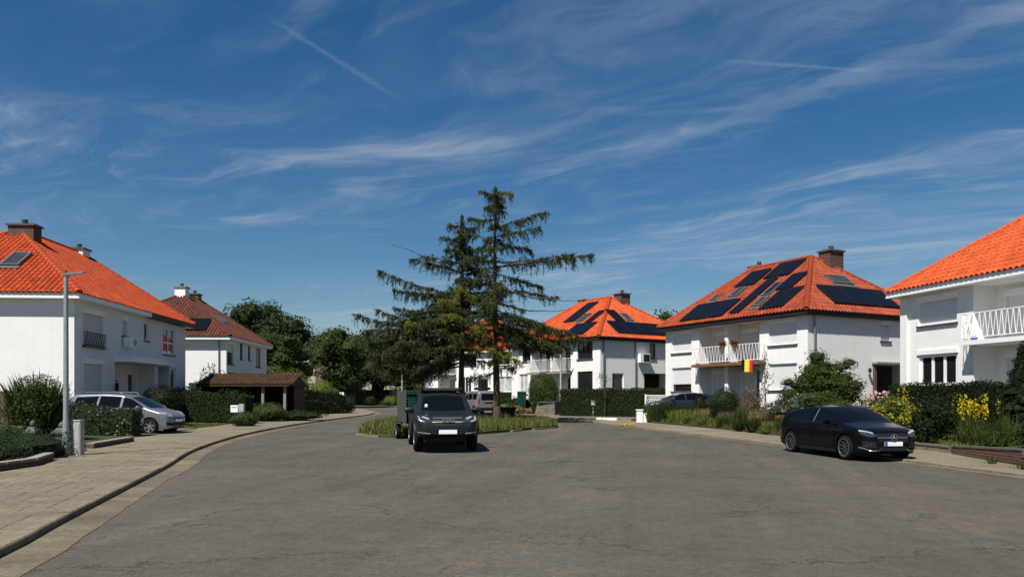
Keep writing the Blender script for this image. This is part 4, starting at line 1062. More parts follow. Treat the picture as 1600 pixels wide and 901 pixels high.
# ---- the two spruces on the island
def spruce(name, label, base, top, r0, limbs, seed, extra, lean=0.0, elen=2.2, low=()):
    """limbs: (z, azimuth deg, length, rise, foliage 0..1, kind)"""
    r = np.random.default_rng(seed); root = tag(empty(name, base), label, 'spruce', 'two spruces on the island')
    N = 14; tz = np.linspace(-.15, top, N); tx = lean*np.sin(tz/top*2.2); trunk = [(tx[i], .05*math.sin(i), tz[i]) for i in range(N)]
    mb = MB(); mb.tube(trunk, [r0*(1.25 if i == 0 else 1)*(1-.93*i/(N-1))+.012 for i in range(N)], 10); tr = mb.build('trunk', 'bark', root, smooth=True)
    bb = MB(); Ls = {'needle': Leaves(), 'needle_young': Leaves(), 'needle_brown': Leaves()}
    lim = list(limbs)
    for i in range(extra):
        f = r.random()**.8; z = 2.6+f*(top-3.1)
        ln = (elen*(1-f)+.6)*r.uniform(.4, 1.0); lim.append((z, r.uniform(0, 360), ln, r.uniform(-.25, .12)*ln, r.uniform(.55, 1.0), 'n'))
    lim += low
    for z, az, ln, rise, fol, kind in lim:
        a = R(az); d = np.array([math.cos(a), math.sin(a), 0]); sd = np.array([-d[1], d[0], 0])
        sag, drp = r.uniform(-.04, .07), r.uniform(-.05, .10)
        x0 = float(np.interp(z, tz, tx)); S = np.array([x0, 0, z]); K = max(6, int(ln/.25)); wig = r.normal(0, .05*min(1, ln/3), (K+1, 3)); wig[0] = 0
        t = np.linspace(0, 1, K+1)[:, None]
        C = S+d*ln*t+np.array([0, 0, 1])*(rise*t-sag*ln*np.sin(t*math.pi)-drp*ln*t**3)+np.cumsum(wig, 0)*.5
        rb = .014+.010*ln
        bb.tube([tuple(p) for p in C], list(np.linspace(rb, .007, K+1)), 5, cap=False)
        if kind == 'bare':
            for q in range(3, K, 2):
                e = C[q]+unit(d*.6+sd*r.choice([-1, 1])*.8+np.array([0, 0, r.uniform(-.1, .5)]))*r.uniform(.3, .9)
                bb.tube([tuple(C[q]), tuple((C[q]+e)/2+r.normal(0, .03, 3)), tuple(e)], [.010, .007, .003], 4, cap=False)
            continue
        m = {'n': 'needle', 'y': 'needle_young', 'b': 'needle_brown'}[kind]; L = Ls[m]
        nt = int(ln/.052*fol)+5; u = .12+.92*r.random(nt)**.85
        for uu in u:
            uu = min(uu, 1.0); i = min(K-1, int(uu*K)); p = C[i]+(C[i+1]-C[i])*(uu*K-i) if uu < 1 else C[-1]
            s_ = r.choice([-1, 1]); tl = r.uniform(.22, .85)*(1.2-.6*uu)*min(1, .55+ln*.22)
            td = unit(sd*s_*r.uniform(.2, 1)+d*r.uniform(.1, .8)+np.array([0, 0, r.uniform(-.9, .35)]))
            kk = int(16+tl*42); q = r.random(kk)[:, None]
            pts = p+td*tl*q+np.array([0, 0, -1])*(.30*tl*q**2)+r.normal(0, .04, (kk, 3))
            hang = unit(td*.55+np.array([0, 0, -.75])+r.normal(0, .5, (kk, 3)))
            mm = m
            if kind == 'n' and r.random() < .035: mm = 'needle_young'
            if kind == 'n' and r.random() < .05: mm = 'needle_brown'
            Ls[mm].leaf(pts, r.normal(size=(kk, 3)), .125, r.random(kk)*.6+.4*r.random(), .24, axis=hang)
            # a few long hanging twigs
            if r.random() < .30*fol:
                kk = 22; dl = r.uniform(.25, .65); q = r.random(kk)[:, None]
                pts = p+td*tl*.7+np.array([0, 0, -dl])*q+r.normal(0, .022, (kk, 3))
                Ls[mm].leaf(pts, r.normal(size=(kk, 3)), .10, r.random(kk), .26, axis=unit(np.array([0, 0, -1.])+r.normal(0, .35, (kk, 3))))
    # short shoots all along the stem
    for q in range(110):
        z = r.uniform(3.4, top-.3); a_ = r.uniform(0, 6.28); tl = r.uniform(.25, .75); td = unit(np.array([math.cos(a_), math.sin(a_), r.uniform(-.7, .2)])); kk = 34; w_ = r.random(kk)[:, None]
        pts = np.array([np.interp(z, tz, tx), 0, z])+td*tl*w_-np.array([0, 0, .25])*tl*w_**2+r.normal(0, .04, (kk, 3))
        Ls['needle'].leaf(pts, r.normal(size=(kk, 3)), .12, r.random(kk)*.6+.4*r.random(), .24, axis=unit(td*.5+np.array([0, 0, -.7])+r.normal(0, .5, (kk, 3))))
    # leader foliage
    k = 700; f = r.random(k); z = top-.1-f*1.9; rad = .10+.30*f
    an = r.uniform(0, 6.28, k); pts = np.stack([np.interp(z, tz, tx)+rad*np.cos(an)*r.random(k), rad*np.sin(an)*r.random(k), z], 1)
    Ls['needle'].leaf(pts, r.normal(size=(k, 3)), .15, r.random(k), .26, axis=unit(r.normal(size=(k, 3))+np.array([0, 0, -.6])))
    bb.build('branches', 'bark', root)
    for m, L in Ls.items():
        if L.n: link('crown', L.mesh('crown', m), root)
    return root
spruce('spruce_tree', 'taller spruce on the island with open crown and long right boughs', (-.82, 42.6, g(42.6)+.08), 13.1, .21, [
    (10.7, 8, 3.0, 1.35, 1.0, 'n'), (10.2, -12, 2.4, .3, .9, 'n'), (9.9, 20, 2.2, -.1, 1, 'b'), (8.6, 3, 5.4, .95, .95, 'n'), (8.9, -14, 4.2, .5, .7, 'n'), (8.2, 14, 2.6, -.4, 1, 'n'), (7.5, -5, 4.5, -.5, 0, 'bare'), (7.2, 10, 3.5, -.2, .8, 'n'), (6.6, 0, 4.2, -.5, 0, 'bare'),
    (6.2, -20, 3.4, -1.1, 1, 'n'), (5.7, -4, 4.6, -.8, 1, 'n'), (5.4, 10, 4.7, -.6, 1, 'n'), (5.2, -16, 4.0, -.9, 1, 'b'), (5.0, 22, 3.8, -.8, 1, 'n'), (4.6, -30, 3.2, -.5, 1, 'n'), (11.2, 175, 1.5, .1, .8, 'n'), (10.2, 185, 1.7, .25, .7, 'n'), (9.2, 200, 1.7, -.2, 1, 'n'), (8.0, 190, 2.0, -.2, 1, 'n'),
    (12.6, 0, .9, .1, 1, 'y'), (12.5, 180, .8, .2, 1, 'n'), (12.1, 60, .8, .0, 1, 'y'), (11.7, 250, 1.0, .0, 1, 'n'), (6.9, 260, 2.2, -.5, 1, 'n'), (7.6, 285, 1.9, -.4, 1, 'n'), (4.4, 262, 1.5, -.5, 1, 'y'), (4.2, 295, 1.6, -.7, 1, 'y'), (5.6, 240, 2.2, -.6, 1, 'y'), (6.0, 225, 2.4, -.4, .9, 'n'), (4.0, 320, 1.7, -.7, .9, 'y'), (3.7, 255, 1.0, -.6, .8, 'y')], 21, 24, lean=-.12, elen=1.6, low=[(z, a, l, -.14*l, 1, 'n') for z, a, l in ((6.0, -45, 2.6), (5.6, 60, 2.8), (5.2, 5, 4.2), (4.9, 40, 3.0), (4.8, -25, 3.6), (4.5, 0, 3.0), (5.1, 215, 2.6), (6.6, 250, 2.0))])
spruce('spruce_tree', 'bushier left spruce on the island with a wide, low left side', (-3.05, 45.6, g(45.6)+.08), 12.2, .20, [
    (8.6, 176, 4.1, 1.9, 0, 'bare'), (8.7, 180, 2.9, .9, 1, 'n'), (9.2, 190, 2.2, .5, 1, 'n'), (7.3, 182, 4.6, 1.2, 1, 'n'), (7.0, 170, 4.2, .7, 1, 'n'), (6.0, 178, 5.0, .4, 1, 'n'), (5.4, 184, 6.2, .7, 1, 'n'), (5.2, 195, 5.4, .1, 1, 'n'), (4.8, 172, 5.6, -.3, 1, 'n'), (4.6, 205, 4.4, -.6, 1, 'n'), (4.4, 186, 5.2, -.7, 1, 'n'), (4.0, 178, 4.2, -.8, 1, 'n'), (3.8, 215, 3.3, -.6, 1, 'n'), (6.5, 200, 4.0, .0, 1, 'n'),
    (7.9, 275, 2.0, -.3, 1, 'y'), (7.2, 245, 2.4, -.4, 1, 'y'), (6.4, 255, 2.6, -.5, 1, 'y'), (7.3, 300, 2.0, -.2, 1, 'y'), (5.9, 215, 3.4, -.4, 1, 'y'), (5.0, 270, 2.2, -.5, 1, 'n'), (4.6, 290, 1.6, -.5, 1, 'y'),
    (10.4, 200, 1.2, .3, 1, 'n'), (11.0, 10, .9, .5, 1, 'n'), (11.4, 170, .8, .2, 1, 'n'), (10.0, 340, 1.4, .2, 1, 'n'), (9.6, 20, 1.9, -.1, 1, 'n'), (8.8, 350, 2.2, .2, .9, 'n'), (8.2, 5, 2.4, .0, .9, 'n'), (7.4, 340, 2.5, -.2, .9, 'n'), (6.5, 15, 2.6, -.3, .8, 'n'), (3.4, 160, 3.6, -.5, .9, 'n'), (3.2, 190, 4.4, -.4, .8, 'n'), (10.6, 90, 1.2, .2, 1, 'n'), (10.8, 270, 1.2, .2, 1, 'n'), (9.9, 230, 1.4, 0, 1, 'n'), (9.4, 290, 1.5, 0, 1, 'n')], 33, 48, lean=.10, elen=2.2, low=[(z, a, l, -.12*l, 1, 'n') for z, a, l in ((7.6, 188, 3.2), (7.0, 210, 3.0), (6.8, 165, 3.6), (6.4, 192, 4.2), (6.1, 225, 3.0), (5.9, 175, 4.6), (5.6, 200, 4.4), (5.3, 160, 4.6), (5.1, 188, 5.2), (4.9, 212, 4.0), (4.7, 176, 5.0), (4.4, 198, 4.6), (4.2, 165, 4.2), (4.1, 225, 3.0), (3.9, 185, 4.4), (3.6, 205, 3.6), (3.4, 172, 3.8), (4.4, 250, 2.4), (4.8, 265, 2.2), (5.5, 240, 2.6), (6.0, 270, 2.2), (3.9, 240, 2.4), (4.3, 300, 2.0))])

# ---- trees of the background
tree('oak_tree', 'large dark round tree rising behind the far left house', (-27.2, 84, g(84)), 5.0, crown_clumps(3, 70, 4.5, 7.6, 3.9, 1.4), 'leaf_oak', .26, 330, .45)
tree('broadleaf_tree', 'mid-green tree right of the far left house, above the carport', (-21.3, 70, g(70)+.3), 2.6, crown_clumps(5, 30, 3.2, 4.6, 3.0, 1.15), 'leaf_mid', .20, 330, .25)
tree('broadleaf_tree', 'dense tree in front of the small brown brick block', (-18.0, 78, g(78)+.3), 2.6, crown_clumps(6, 30, 3.4, 4.4, 3.4, 1.25), 'leaf_mid', .20, 330, .25)
tree('willow_tree', 'drooping willow-like tree left of the spruces beyond the road', (-15.4, 90, g(90)+.2), 3.0, crown_clumps(8, 40, 4.6, 4.6, 3.5, 1.35), 'leaf_willow', .34, 150, .3, aspect=.3)
tree('willow_tree', 'second drooping tree close beside the spruces, above the green trailer', (-10.8, 86, g(86)+.2), 3.0, crown_clumps(9, 30, 2.9, 3.6, 2.8, 1.2), 'leaf_willow', .32, 150, .3, aspect=.3)
tree('broadleaf_tree', 'dark far tree peeking above the brick block', (-29, 132, g(132)), 4, crown_clumps(10, 30, 5.6, 8.2, 4.2, 1.8), 'leaf_oak', .5, 80, .4)
tree('broadleaf_tree', 'distant tree over the road end, behind the willow', (-22.5, 125, g(125)), 4, crown_clumps(12, 26, 4.4, 7.4, 3.4, 1.7), 'leaf_oak', .5, 80, .4)
tree('broadleaf_tree', 'dark tree top between the middle house and the flag house', (19.2, 92, g(92)), 4, crown_clumps(13, 24, 3.2, 7.6, 3.6, 1.4), 'leaf_oak', .36, 130, .3)
tree('broadleaf_tree', 'low dark tree at the foot of the large oak', (-31, 76, g(76)), 3, crown_clumps(14, 24, 3.6, 4.8, 3.0, 1.5), 'leaf_oak', .34, 120, .3)

# ---- left side planting
L = Leaves(); n = 900; a = RNG.uniform(0, 6.28, n); rr = RNG.random(n)**.5
b0 = np.stack([rr*.55*np.cos(a), rr*.55*np.sin(a), np.full(n, .0)+RNG.random(n)*1.0], 1)
tp = b0+np.stack([np.cos(a)*rr*.55, np.sin(a)*rr*.55, 1.0+.35*RNG.random(n)*(1.3-rr)], 1)+RNG.normal(0, .10, (n, 3)); L.blades(b0, tp, .045, RNG.random(n))
blob(L, (0, 0, 1.12), (.88, .88, 1.05), 7500, .09, 5, .28, .5, .7, .3)
sh = link('upright_shrub', L.mesh('upright_shrub', 'leaf_mid'), None, (-16.1, 26.0, .25)); tag(sh, 'tall feathery green shrub left of the lamp post by the sunlit gable', 'shrub')
hedge('laurel_hedge', 'laurel hedge hiding the lower half of the silver car', (-17.4, 29.1), (-14.3, 29.3), .9, .25, 1.46, 'leaf_laurel', .085, 420, .10, z1b=1.24, round_=.25)
L = Leaves(); blob(L, (0, 0, .18), (1.15, 1.7, .50), 5200, .07, 8, .28, .5, .8, .5)
tag(link('ivy_bed', L.mesh('ivy_bed', 'leaf_hedge'), None, (-13.0, 19.9, .10)), 'tangled dark ground cover around the stone posts beside the lamp post', 'ground cover')
L = Leaves(); blob(L, (0, 0, .2), (1.3, 1.2, .62), 3800, .075, 18, .28, .5, .8, .5)
tag(link('ivy_bed', L.mesh('ivy_bed', 'leaf_mid'), None, (-14.4, 21.2, .12)), 'lighter green creeping plants at the left picture edge', 'ground cover')
bush('dome_bush', 'dark dome-shaped bush behind the bonnet of the silver car', (-16.6, 36.4, .55), (.95, .95, 1.0), 5200, .075, 'leaf_dark', 31, amp=.06)
hedge('clipped_hedge', 'dark clipped hedge between the silver car and the white letterbox', (-17.5, 40.6), (-13.75, 40.2), 1.0, .45, 2.05, 'leaf_hedge', .08, 380, .05, z1b=1.75)
hedge('clipped_hedge', 'taller hedge behind the letterbox hedge, left of the carport', (-19.3, 42.4), (-16.6, 42.6), 1.0, .5, 2.3, 'leaf_mid', .09, 320, .09, z1b=1.9, round_=.2)
bush('round_bush', 'small round bush at the foot of the white letterbox', (-13.1, 37.6, .30), (.68, .6, .40), 2400, .07, 'leaf_mid', 35, amp=.1)
bush('low_shrub', 'low spreading shrub in front of the carport posts', (-13.6, 43.2, .40), (1.1, .9, .58), 2800, .085, 'leaf_mid', 36, amp=.25)
bush('low_shrub', 'flat creeping juniper sloping down to the left pavement', (-12.4, 44.4, .36), (1.25, 1.0, .36), 2600, .085, 'leaf_hedge', 37, amp=.25)
bush('garden_shrub', 'loose shrub against the shaded carport front', (-16.2, 44.8, .5), (1.2, .8, .95), 2800, .10, 'leaf_hedge', 38, amp=.3, core=.6)
bush('garden_shrub', 'leafy shrub between the left house corner and the white house behind', (-19.3, 49.5, .6), (1.2, 1.0, 1.55), 3200, .12, 'leaf_mid', 39, amp=.3, core=.6)
bush('garden_shrub', 'shrub in front of the far left house gable', (-21.6, 52.6, .6), (1.3, .9, 1.2), 2600, .12, 'leaf_oak', 40, amp=.3, core=.6)
hedge('clipped_hedge', 'dark hedge along the left pavement before the side street', (-15.6, 54.5), (-12.7, 57.5), 1.4, .55, 2.35, 'leaf_hedge', .10, 360, .10, z1b=1.9, round_=.2)
bush('box_bush', 'lower clipped bush at the very end of the left hedge', (-12.7, 58.6, .55), (.75, .8, .62), 2200, .09, 'leaf_hedge', 41, amp=.08)
bush('lime_bush', 'bright yellow-green bush beside the carport gable', (-16.5, 57.5, 1.3), (1.6, 1.3, 1.30), 4200, .12, 'leaf_lime', 42, amp=.2)
bush('lime_bush', 'smaller yellow-green bush further along the left hedge', (-14.9, 60.6, 1.0), (1.2, 1.2, 1.05), 2800, .12, 'leaf_lime', 43, amp=.2)
hedge('far_hedge', 'dark hedge beyond the side street, left of the spruces', (-20.5, 95), (-11.6, 85.5), 1.8, .75, 2.5, 'leaf_hedge', .16, 330, .2, round_=.2)
hedge('far_hedge', 'low front hedge along the far pavement', (-17.0, 91), (-9.4, 81.5), 1.2, .75, 1.55, 'leaf_mid', .14, 330, .2, z1b=1.3)
for i, (x, y, s_) in enumerate(((-16.0, 88.6, 1.0), (-13.4, 84.8, .8), (-11.6, 82.6, .9))):
    bush('low_shrub', ('rounded far shrub nearest the side street', 'middle far shrub on the far pavement edge', 'far shrub just left of the green trailer')[i], (x, y, .8), (1.0*s_, 1.0*s_, .7*s_), 1200, .13, ('leaf_mid', 'leaf_lime', 'leaf_oak')[i], 50+i)

# ---- middle planting
bush('column_bush', 'tall rounded green bush by the white house entrance', (2.35, 57.2, g(57)+.25), (1.15, 1.1, 1.58), 14000, .09, 'leaf_mid', 60, amp=.07, core=.9)
hedge('clipped_hedge', 'long dark clipped hedge in front of the middle white house', (3.5, 53.1), (10.6, 49.6), 1.1, .42, 2.28, 'leaf_hedge', .085, 380, .05)
L = Leaves()
for i in range(7): blob(L, (RNG.uniform(-1.3, 1.3), RNG.uniform(-.6, .6), .15), (.55, .5, .38), 420, .12, 70+i, .3, .5, .6, .3)
tag(link('rock_garden_plants', L.mesh('rock_garden_plants', 'leaf_dry'), None, (.5, 57.6, g(57.6)+.1)), 'straw-coloured plants in the rock garden right of the spruce', 'plants')
bush('low_shrub', 'green shrub around the dark green bin', (.6, 59.6, g(59)+.2), (1.1, .7, .62), 1800, .10, 'leaf_hedge', 77)
hedge('front_hedge', 'hedge with brown base in front of the distant white house', (-9.5, 77.6), (.6, 72.0), 1.0, .75, 2.2, 'leaf_hedge', .14, 300, .12)
tree('young_tree', 'thin young tree standing before the long clipped hedge', (6.15, 51.0, g(51)+.1), 1.7, [(0, 0, 2.3, .42, .42, .5), (.25, .05, 1.7, .35, .3, .35), (-.25, 0, 2.7, .3, .3, .38), (.12, 0, 1.35, .3, .3, .25)], 'leaf_mid', .10, 420, .035, core=0, depth=.95)

# ---- right garden planting
def gR(x, y): return zr(x, y)+.0
bush('round_bush', 'big ball-shaped dark bush in front of the balcony house', (10.55, 38.0, 0), (.78, .75, .92), 6500, .06, 'leaf_hedge', 80, amp=.03, ground=gR)
bush('small_bush', 'smaller dark bush left of the ball-shaped bush', (9.75, 40.0, 0), (.45, .45, .68), 2200, .06, 'leaf_dark', 81, amp=.14, ground=gR)
bush('smoke_bush', 'pinkish-brown feathery shrub under the flag', (11.05, 35.3, 0), (.62, .6, .98), 3600, .07, 'leaf_rust', 82, amp=.25, core=.45, depth=.7, ground=gR)
tree('slender_tree', 'slim pale-stemmed tree right of the flag', (11.85, 36.0, zr(11.85, 36)), 1.9, [(0, 0, 2.6, .26, .26, .5), (.05, 0, 2.0, .33, .3, .45), (-.08, 0, 1.5, .3, .3, .4), (0, 0, 3.0, .16, .16, .35)], 'leaf_willow', .08, 900, .04, bark='bark_pale', core=0, depth=.9)
tree('yew_tree', 'spreading evergreen shrub before the side wall of the flag house', (13.9, 34.6, zr(13.9, 34.6)), .9,
     [(-.15, 0, 2.75, .45, .45, .4), (.75, .1, 2.35, .75, .5, .28), (1.3, 0, 2.55, .4, .35, .2), (-.5, -.2, 2.2, .5, .45, .4), (0, 0, 1.95, .8, .7, .45), (.55, -.3, 1.55, 1.0, .7, .42), (-.8, -.2, 1.45, .8, .6, .35), (-1.4, 0, 1.65, .4, .4, .2), (-.2, -.4, 1.0, 1.3, .8, .5), (1.15, -.2, 1.05, .75, .6, .45), (-1.1, -.3, .7, .9, .6, .5), (.6, -.4, .55, 1.1, .7, .5), (.1, -.1, 1.5, 1.1, .8, .6), (-.6, -.1, 1.85, .7, .6, .4), (.9, 0, 1.9, .7, .5, .35), (0, 0, 2.35, .55, .5, .4), (1.5, -.1, 1.5, .5, .4, .35), (-1.5, -.2, 1.15, .5, .45, .4)], 'leaf_mid', .10, 2600, .10, depth=.45, core=.6, amp=.3, aspect=.4)
bush('laurel_shrub', 'glossy laurel shrub below the lower shutter of the flag house', (12.1, 32.6, 0), (1.25, .7, .72), 2800, .10, 'leaf_laurel', 84, amp=.2, ground=gR)
bush('laurel_shrub', 'lower bright green shrub between evergreen and black car', (13.4, 31.6, 0), (1.0, .7, .55), 2400, .09, 'leaf_mid', 85, amp=.2, ground=gR)
beds = [('leaf_mid', 7.9, 42.0, .5, .85), ('leaf_hedge', 8.4, 41.2, .7, .85), ('leaf_lime', 8.9, 39.9, .7, .55), ('leaf_grass', 9.3, 38.6, .7, .36), ('leaf_dry', 9.8, 38.9, .5, .55), ('leaf_hedge', 9.4, 40.6, .8, .6), ('leaf_grass', 9.5, 37.0, .5, .26), ('leaf_mid', 9.9, 35.2, .5, .40),
        ('leaf_rust', 10.2, 36.2, .45, .50), ('leaf_hedge', 10.0, 33.2, .4, .30), ('leaf_mid', 10.5, 34.0, .7, .75), ('leaf_dry', 10.9, 33.2, .6, .70), ('leaf_hedge', 10.5, 32.2, .6, .45), ('leaf_grass', 10.6, 31.0, .5, .38), ('leaf_rust', 11.4, 32.6, .5, .62), ('leaf_mid', 11.2, 30.8, .6, .55), ('leaf_dry', 11.5, 30.0, .5, .5), ('leaf_grass', 11.3, 29.2, .5, .4)]
where = ['at the far end by the white pillar', 'beside the dark blue car', 'before the small dark bush', 'along the pavement, left of the drive gap', 'with dry stalks left of the ball bush', 'around the dark blue car', 'low at the drive gap', 'at the right of the drive gap', 'with pinkish heads below the ball bush', 'dark and low at the pavement edge', 'under the feathery shrub', 'with dry seed heads near the rusty bowl', 'dark, near the rusty bowl',
         'low, just left of the black car', 'reddish, beside the rusty bowl', 'behind the tail of the black car', 'with straw stalks behind the black car', 'grassy, hidden behind the black car']
for i, (m, x, y, r_, h) in enumerate(beds):
    L = Leaves(); n = int(1500*r_); a = RNG.uniform(0, 6.28, n); q = RNG.random(n)**.5*r_
    b0 = np.stack([q*np.cos(a), q*np.sin(a)*.8, np.zeros(n)], 1); tp = b0+np.stack([RNG.normal(0, .14, n), RNG.normal(0, .14, n), h*RNG.uniform(.5, 1.25, n)], 1)
    L.blades(b0, tp, .03, RNG.random(n)); blob(L, (0, 0, h*.45), (r_, r_*.8, h*.5), int(1500*r_), .06, 90+i, .3, .6, .7, .4)
    tag(link('border_plants', L.mesh('border_plants', m), None, (x, y, zr(x, y))), 'wild garden plants '+where[i], 'plants', 'wild border plants in the right garden')
# roses, yellow-leaved shrub and the right corner
L = Leaves(); blob(L, (0, 0, .70), (1.05, .7, .66), 3000, .08, 101, .25, .5, .7)
rose = tag(empty('rose_bush', (14.3, 29.4, zr(14.3, 29.4)-.12)), 'rose bush full of pale pink blooms beside the entrance', 'rose bush')
link('foliage', L.mesh('foliage', 'leaf_hedge'), rose)
L = Leaves(); D = unit(RNG.normal(size=(200, 3))); D[:, 1] = -abs(D[:, 1])*.8; D[:, 2] = np.abs(D[:, 2]); P0 = np.array([0, 0, .72])+D*np.array([1.1, .75, .74])*RNG.uniform(.85, 1.08, (200, 1))
for p in P0:
    k = 12; dd = unit(RNG.normal(size=(k, 3))); L.leaf(p+dd*.035, dd, .085, np.clip(RNG.random(k)*.5+RNG.random()*.5, 0, 1), .9)
link('blooms', L.mesh('blooms', 'blossom'), rose)
gs = tag(empty('golden_shrub', (13.15, 26.5, zr(13.15, 26.5)-.05)), 'yellow and green variegated shrub behind the nose of the black car', 'shrub')
L = Leaves(); blob(L, (0, 0, .68), (1.05, .8, .72), 3600, .08, 103, .25, .5, .75, .5); link('foliage', L.mesh('foliage', 'leaf_mid'), gs)
L = Leaves()
for i in range(46):
    D = unit(RNG.normal(size=3)); D[1] = -abs(D[1]); D[2] = abs(D[2])*.9-.25; c_ = np.array([0, 0, .70])+D*np.array([1.05, .8, .74]); kk = 34
    L.leaf(c_+RNG.normal(0, .085, (kk, 3)), D+RNG.normal(size=(kk, 3))*.6, .085, RNG.random(kk), .5)
link('golden_tips', L.mesh('golden_tips', 'leaf_variegated'), gs)
def spikes(name, label, c, n, h, m, spread, stem='leaf_mid'):
    root = tag(empty(name, c), label, 'flowers')
    L = Leaves(); b = RNG.normal(0, spread, (n, 3))*np.array([1, .7, 0]); t = b+np.stack([RNG.normal(0, .06, n), RNG.normal(0, .06, n), h*RNG.uniform(.7, 1.1, n)], 1); L.blades(b, t, .025, RNG.random(n)); link('stems', L.mesh('stems', stem), root)
    L = Leaves()
    for i in range(n):
        k = 26; q = RNG.uniform(.62, 1.02, (k, 1)); p = b[i]+(t[i]-b[i])*q+RNG.normal(0, .035, (k, 3)); L.leaf(p, RNG.normal(size=(k, 3)), .06, RNG.random(k), .8)
    tag(link('flower_heads', L.mesh('flower_heads', m), root), kind='stuff'); return root
spikes('yellow_flower_spikes', 'yellow flower spikes above the variegated shrub', (13.9, 26.9, .5), 16, 1.5, 'leaf_yellow', .28)
spikes('yellow_flower_spikes', 'yellow flowers right of the dark shrub before the right house', (14.2, 23.8, .45), 26, 1.25, 'leaf_yellow', .30)
spikes('yellow_flower_spikes', 'yellow flower heads in front of the dark hedge at right', (15.0, 24.6, .45), 20, 1.55, 'leaf_yellow', .32)
hedge('clipped_hedge', 'dark hedge below the three-part window of the right house', (13.95, 27.8), (15.45, 23.9), .9, .45, 2.15, 'leaf_dark', .07, 400, .07)
bush('dark_shrub', 'dark twiggy shrub between the yellow bushes on the right', (13.0, 23.6, 0), (.66, .6, .85), 3800, .075, 'leaf_dark', 108, amp=.2, core=.6, ground=gR)
L = Leaves(); n = 1500; b0 = np.stack([RNG.uniform(-.75, .75, n), RNG.uniform(-.5, .5, n), np.zeros(n)], 1); hh_ = .55+.35*np.sin(b0[:, 0]*5.1)*np.cos(b0[:, 1]*4+1); tp = b0+np.stack([RNG.normal(0, .13, n), RNG.normal(0, .13, n), hh_*RNG.uniform(.5, 1.3, n)], 1); L.blades(b0, tp, .024, RNG.random(n))
q_ = RNG.integers(0, n, 5200); f_ = RNG.random((5200, 1)); L.leaf(b0[q_]+(tp[q_]-b0[q_])*f_+RNG.normal(0, .03, (5200, 3)), RNG.normal(size=(5200, 3)), .07, RNG.random(5200), .3)
tag(link('reedy_plants', L.mesh('reedy_plants', 'leaf_mid'), None, (13.75, 22.0, .30)), 'upright reedy green plants above the brick wall on the right', 'plants')
bush('grey_shrub', 'low grey-green shrub at the right picture edge above the wall', (14.5, 20.6, 0), (.8, .7, .5), 2600, .06, 'leaf_willow', 110, ground=gR)
L = Leaves()
for i in range(26):
    f = i/25; blob(L, (RNG.normal(0, .12), RNG.normal(0, .12), .35+2.3*f), (.85*(1-f)+.16, .85*(1-f)+.16, .30), 420, .09, 120+i, .2, .5, .7, .35)
tag(link('cypress_shrub', L.mesh('cypress_shrub', 'leaf_dark'), None, (14.95, 22.3, .35)), 'dark conical evergreen cut by the right picture edge', 'evergreen')

# ---- grass and weeds, too many to count
def grass(name, label, pts, h, m, w=.022, parent=None):
    n = len(pts); L = Leaves(); tp = pts+np.stack([RNG.normal(0, .35*h, n), RNG.normal(0, .35*h, n), h*RNG.uniform(.45, 1.25, n)], 1); L.blades(pts, tp, w, RNG.random(n))
    return tag(link(name, L.mesh(name, m), parent), label, 'grass', kind='stuff')
def inside(poly, P):
    x, y = P[:, 0], P[:, 1]; c = np.zeros(len(P), bool); q = poly
    for i in range(len(q)):
        a, b = q[i], q[i-1]; k = ((a[1] > y) != (b[1] > y)) & (x < (b[0]-a[0])*(y-a[1])/(b[1]-a[1]+1e-12)+a[0]); c ^= k
    return c
pp = np.stack([RNG.uniform(-7.2, 2.5, 30000), RNG.uniform(29.5, 50.5, 30000)], 1); pp = pp[inside(ISL[:-1], pp)]
pp = pp[RNG.random(len(pp)) < np.where(pp[:, 1] < 38, 1, .55)]
gz = np.array([g(y)+.10 for y in pp[:, 1]])
hvar = .20+.10*np.sin(pp[:, 0]*1.7)*np.cos(pp[:, 1]*1.1)
grass('island_grass', 'long rough grass covering the island', np.c_[pp, gz], .27, 'leaf_grass', .03)
k = RNG.random(len(pp)) < .12
grass('dry_grass', 'dry straw-coloured stalks in the island grass', np.c_[pp, gz][k], .42, 'leaf_dry', .014)
W = []
for s_ in range(900):
    i = RNG.integers(8, 110); q = left_in[i]; W.append((q[0]+RNG.normal(0, .02)-.01, q[1]+RNG.normal(0, .15), g(q[1])+.09))
def weeds(name, label, pts, h): return grass(name, label, np.array(pts), h, 'leaf_mid', .014)
E_ = [(-11.3, 17.2), (-11.85, 19.6), (-12.2, 21.2), (-13.0, 23.3), (-13.3, 26.0), (-14.0, 28.4)]
W = []
for i in range(len(E_)-1):
    for k in range(420):
        t = RNG.random(); W.append((E_[i][0]+(E_[i+1][0]-E_[i][0])*t-abs(RNG.normal(0, .18)), E_[i][1]+(E_[i+1][1]-E_[i][1])*t, zl(-12, 20)-.01))
weeds('edge_weeds', 'weeds along the left garden edge', W, .16)
W = []
for i in range(1500):
    x, y = RNG.uniform(-17, -14.4), RNG.uniform(34.6, 39); W.append((x, y, zl(x, y)+.01))
grass('verge_grass', 'thin grass beside the silver car', np.array(W), .10, 'leaf_grass', .02)
W = []
RG = [(12.55, 21.4), (12.8, 24.0), (11.65, 27.5), (10.35, 30.6), (9.75, 34.2), (8.75, 38.0), (7.75, 41.2)]
for i in range(len(RG)-1):
    for k in range(500):
        t = RNG.random(); x = RG[i][0]+(RG[i+1][0]-RG[i][0])*t+abs(RNG.normal(0, .3)); y = RG[i][1]+(RG[i+1][1]-RG[i][1])*t; W.append((x, y, zr(x, y)))
grass('border_grass', 'grass fringe of the right gardens', np.array(W), .20, 'leaf_grass', .025)
W = [(11.75+RNG.normal(0, .05), 18.8+RNG.normal(0, .06), .07) for i in range(60)]+[(11.6+RNG.normal(0, .10), 17.4+RNG.normal(0, .08), .07) for i in range(60)]
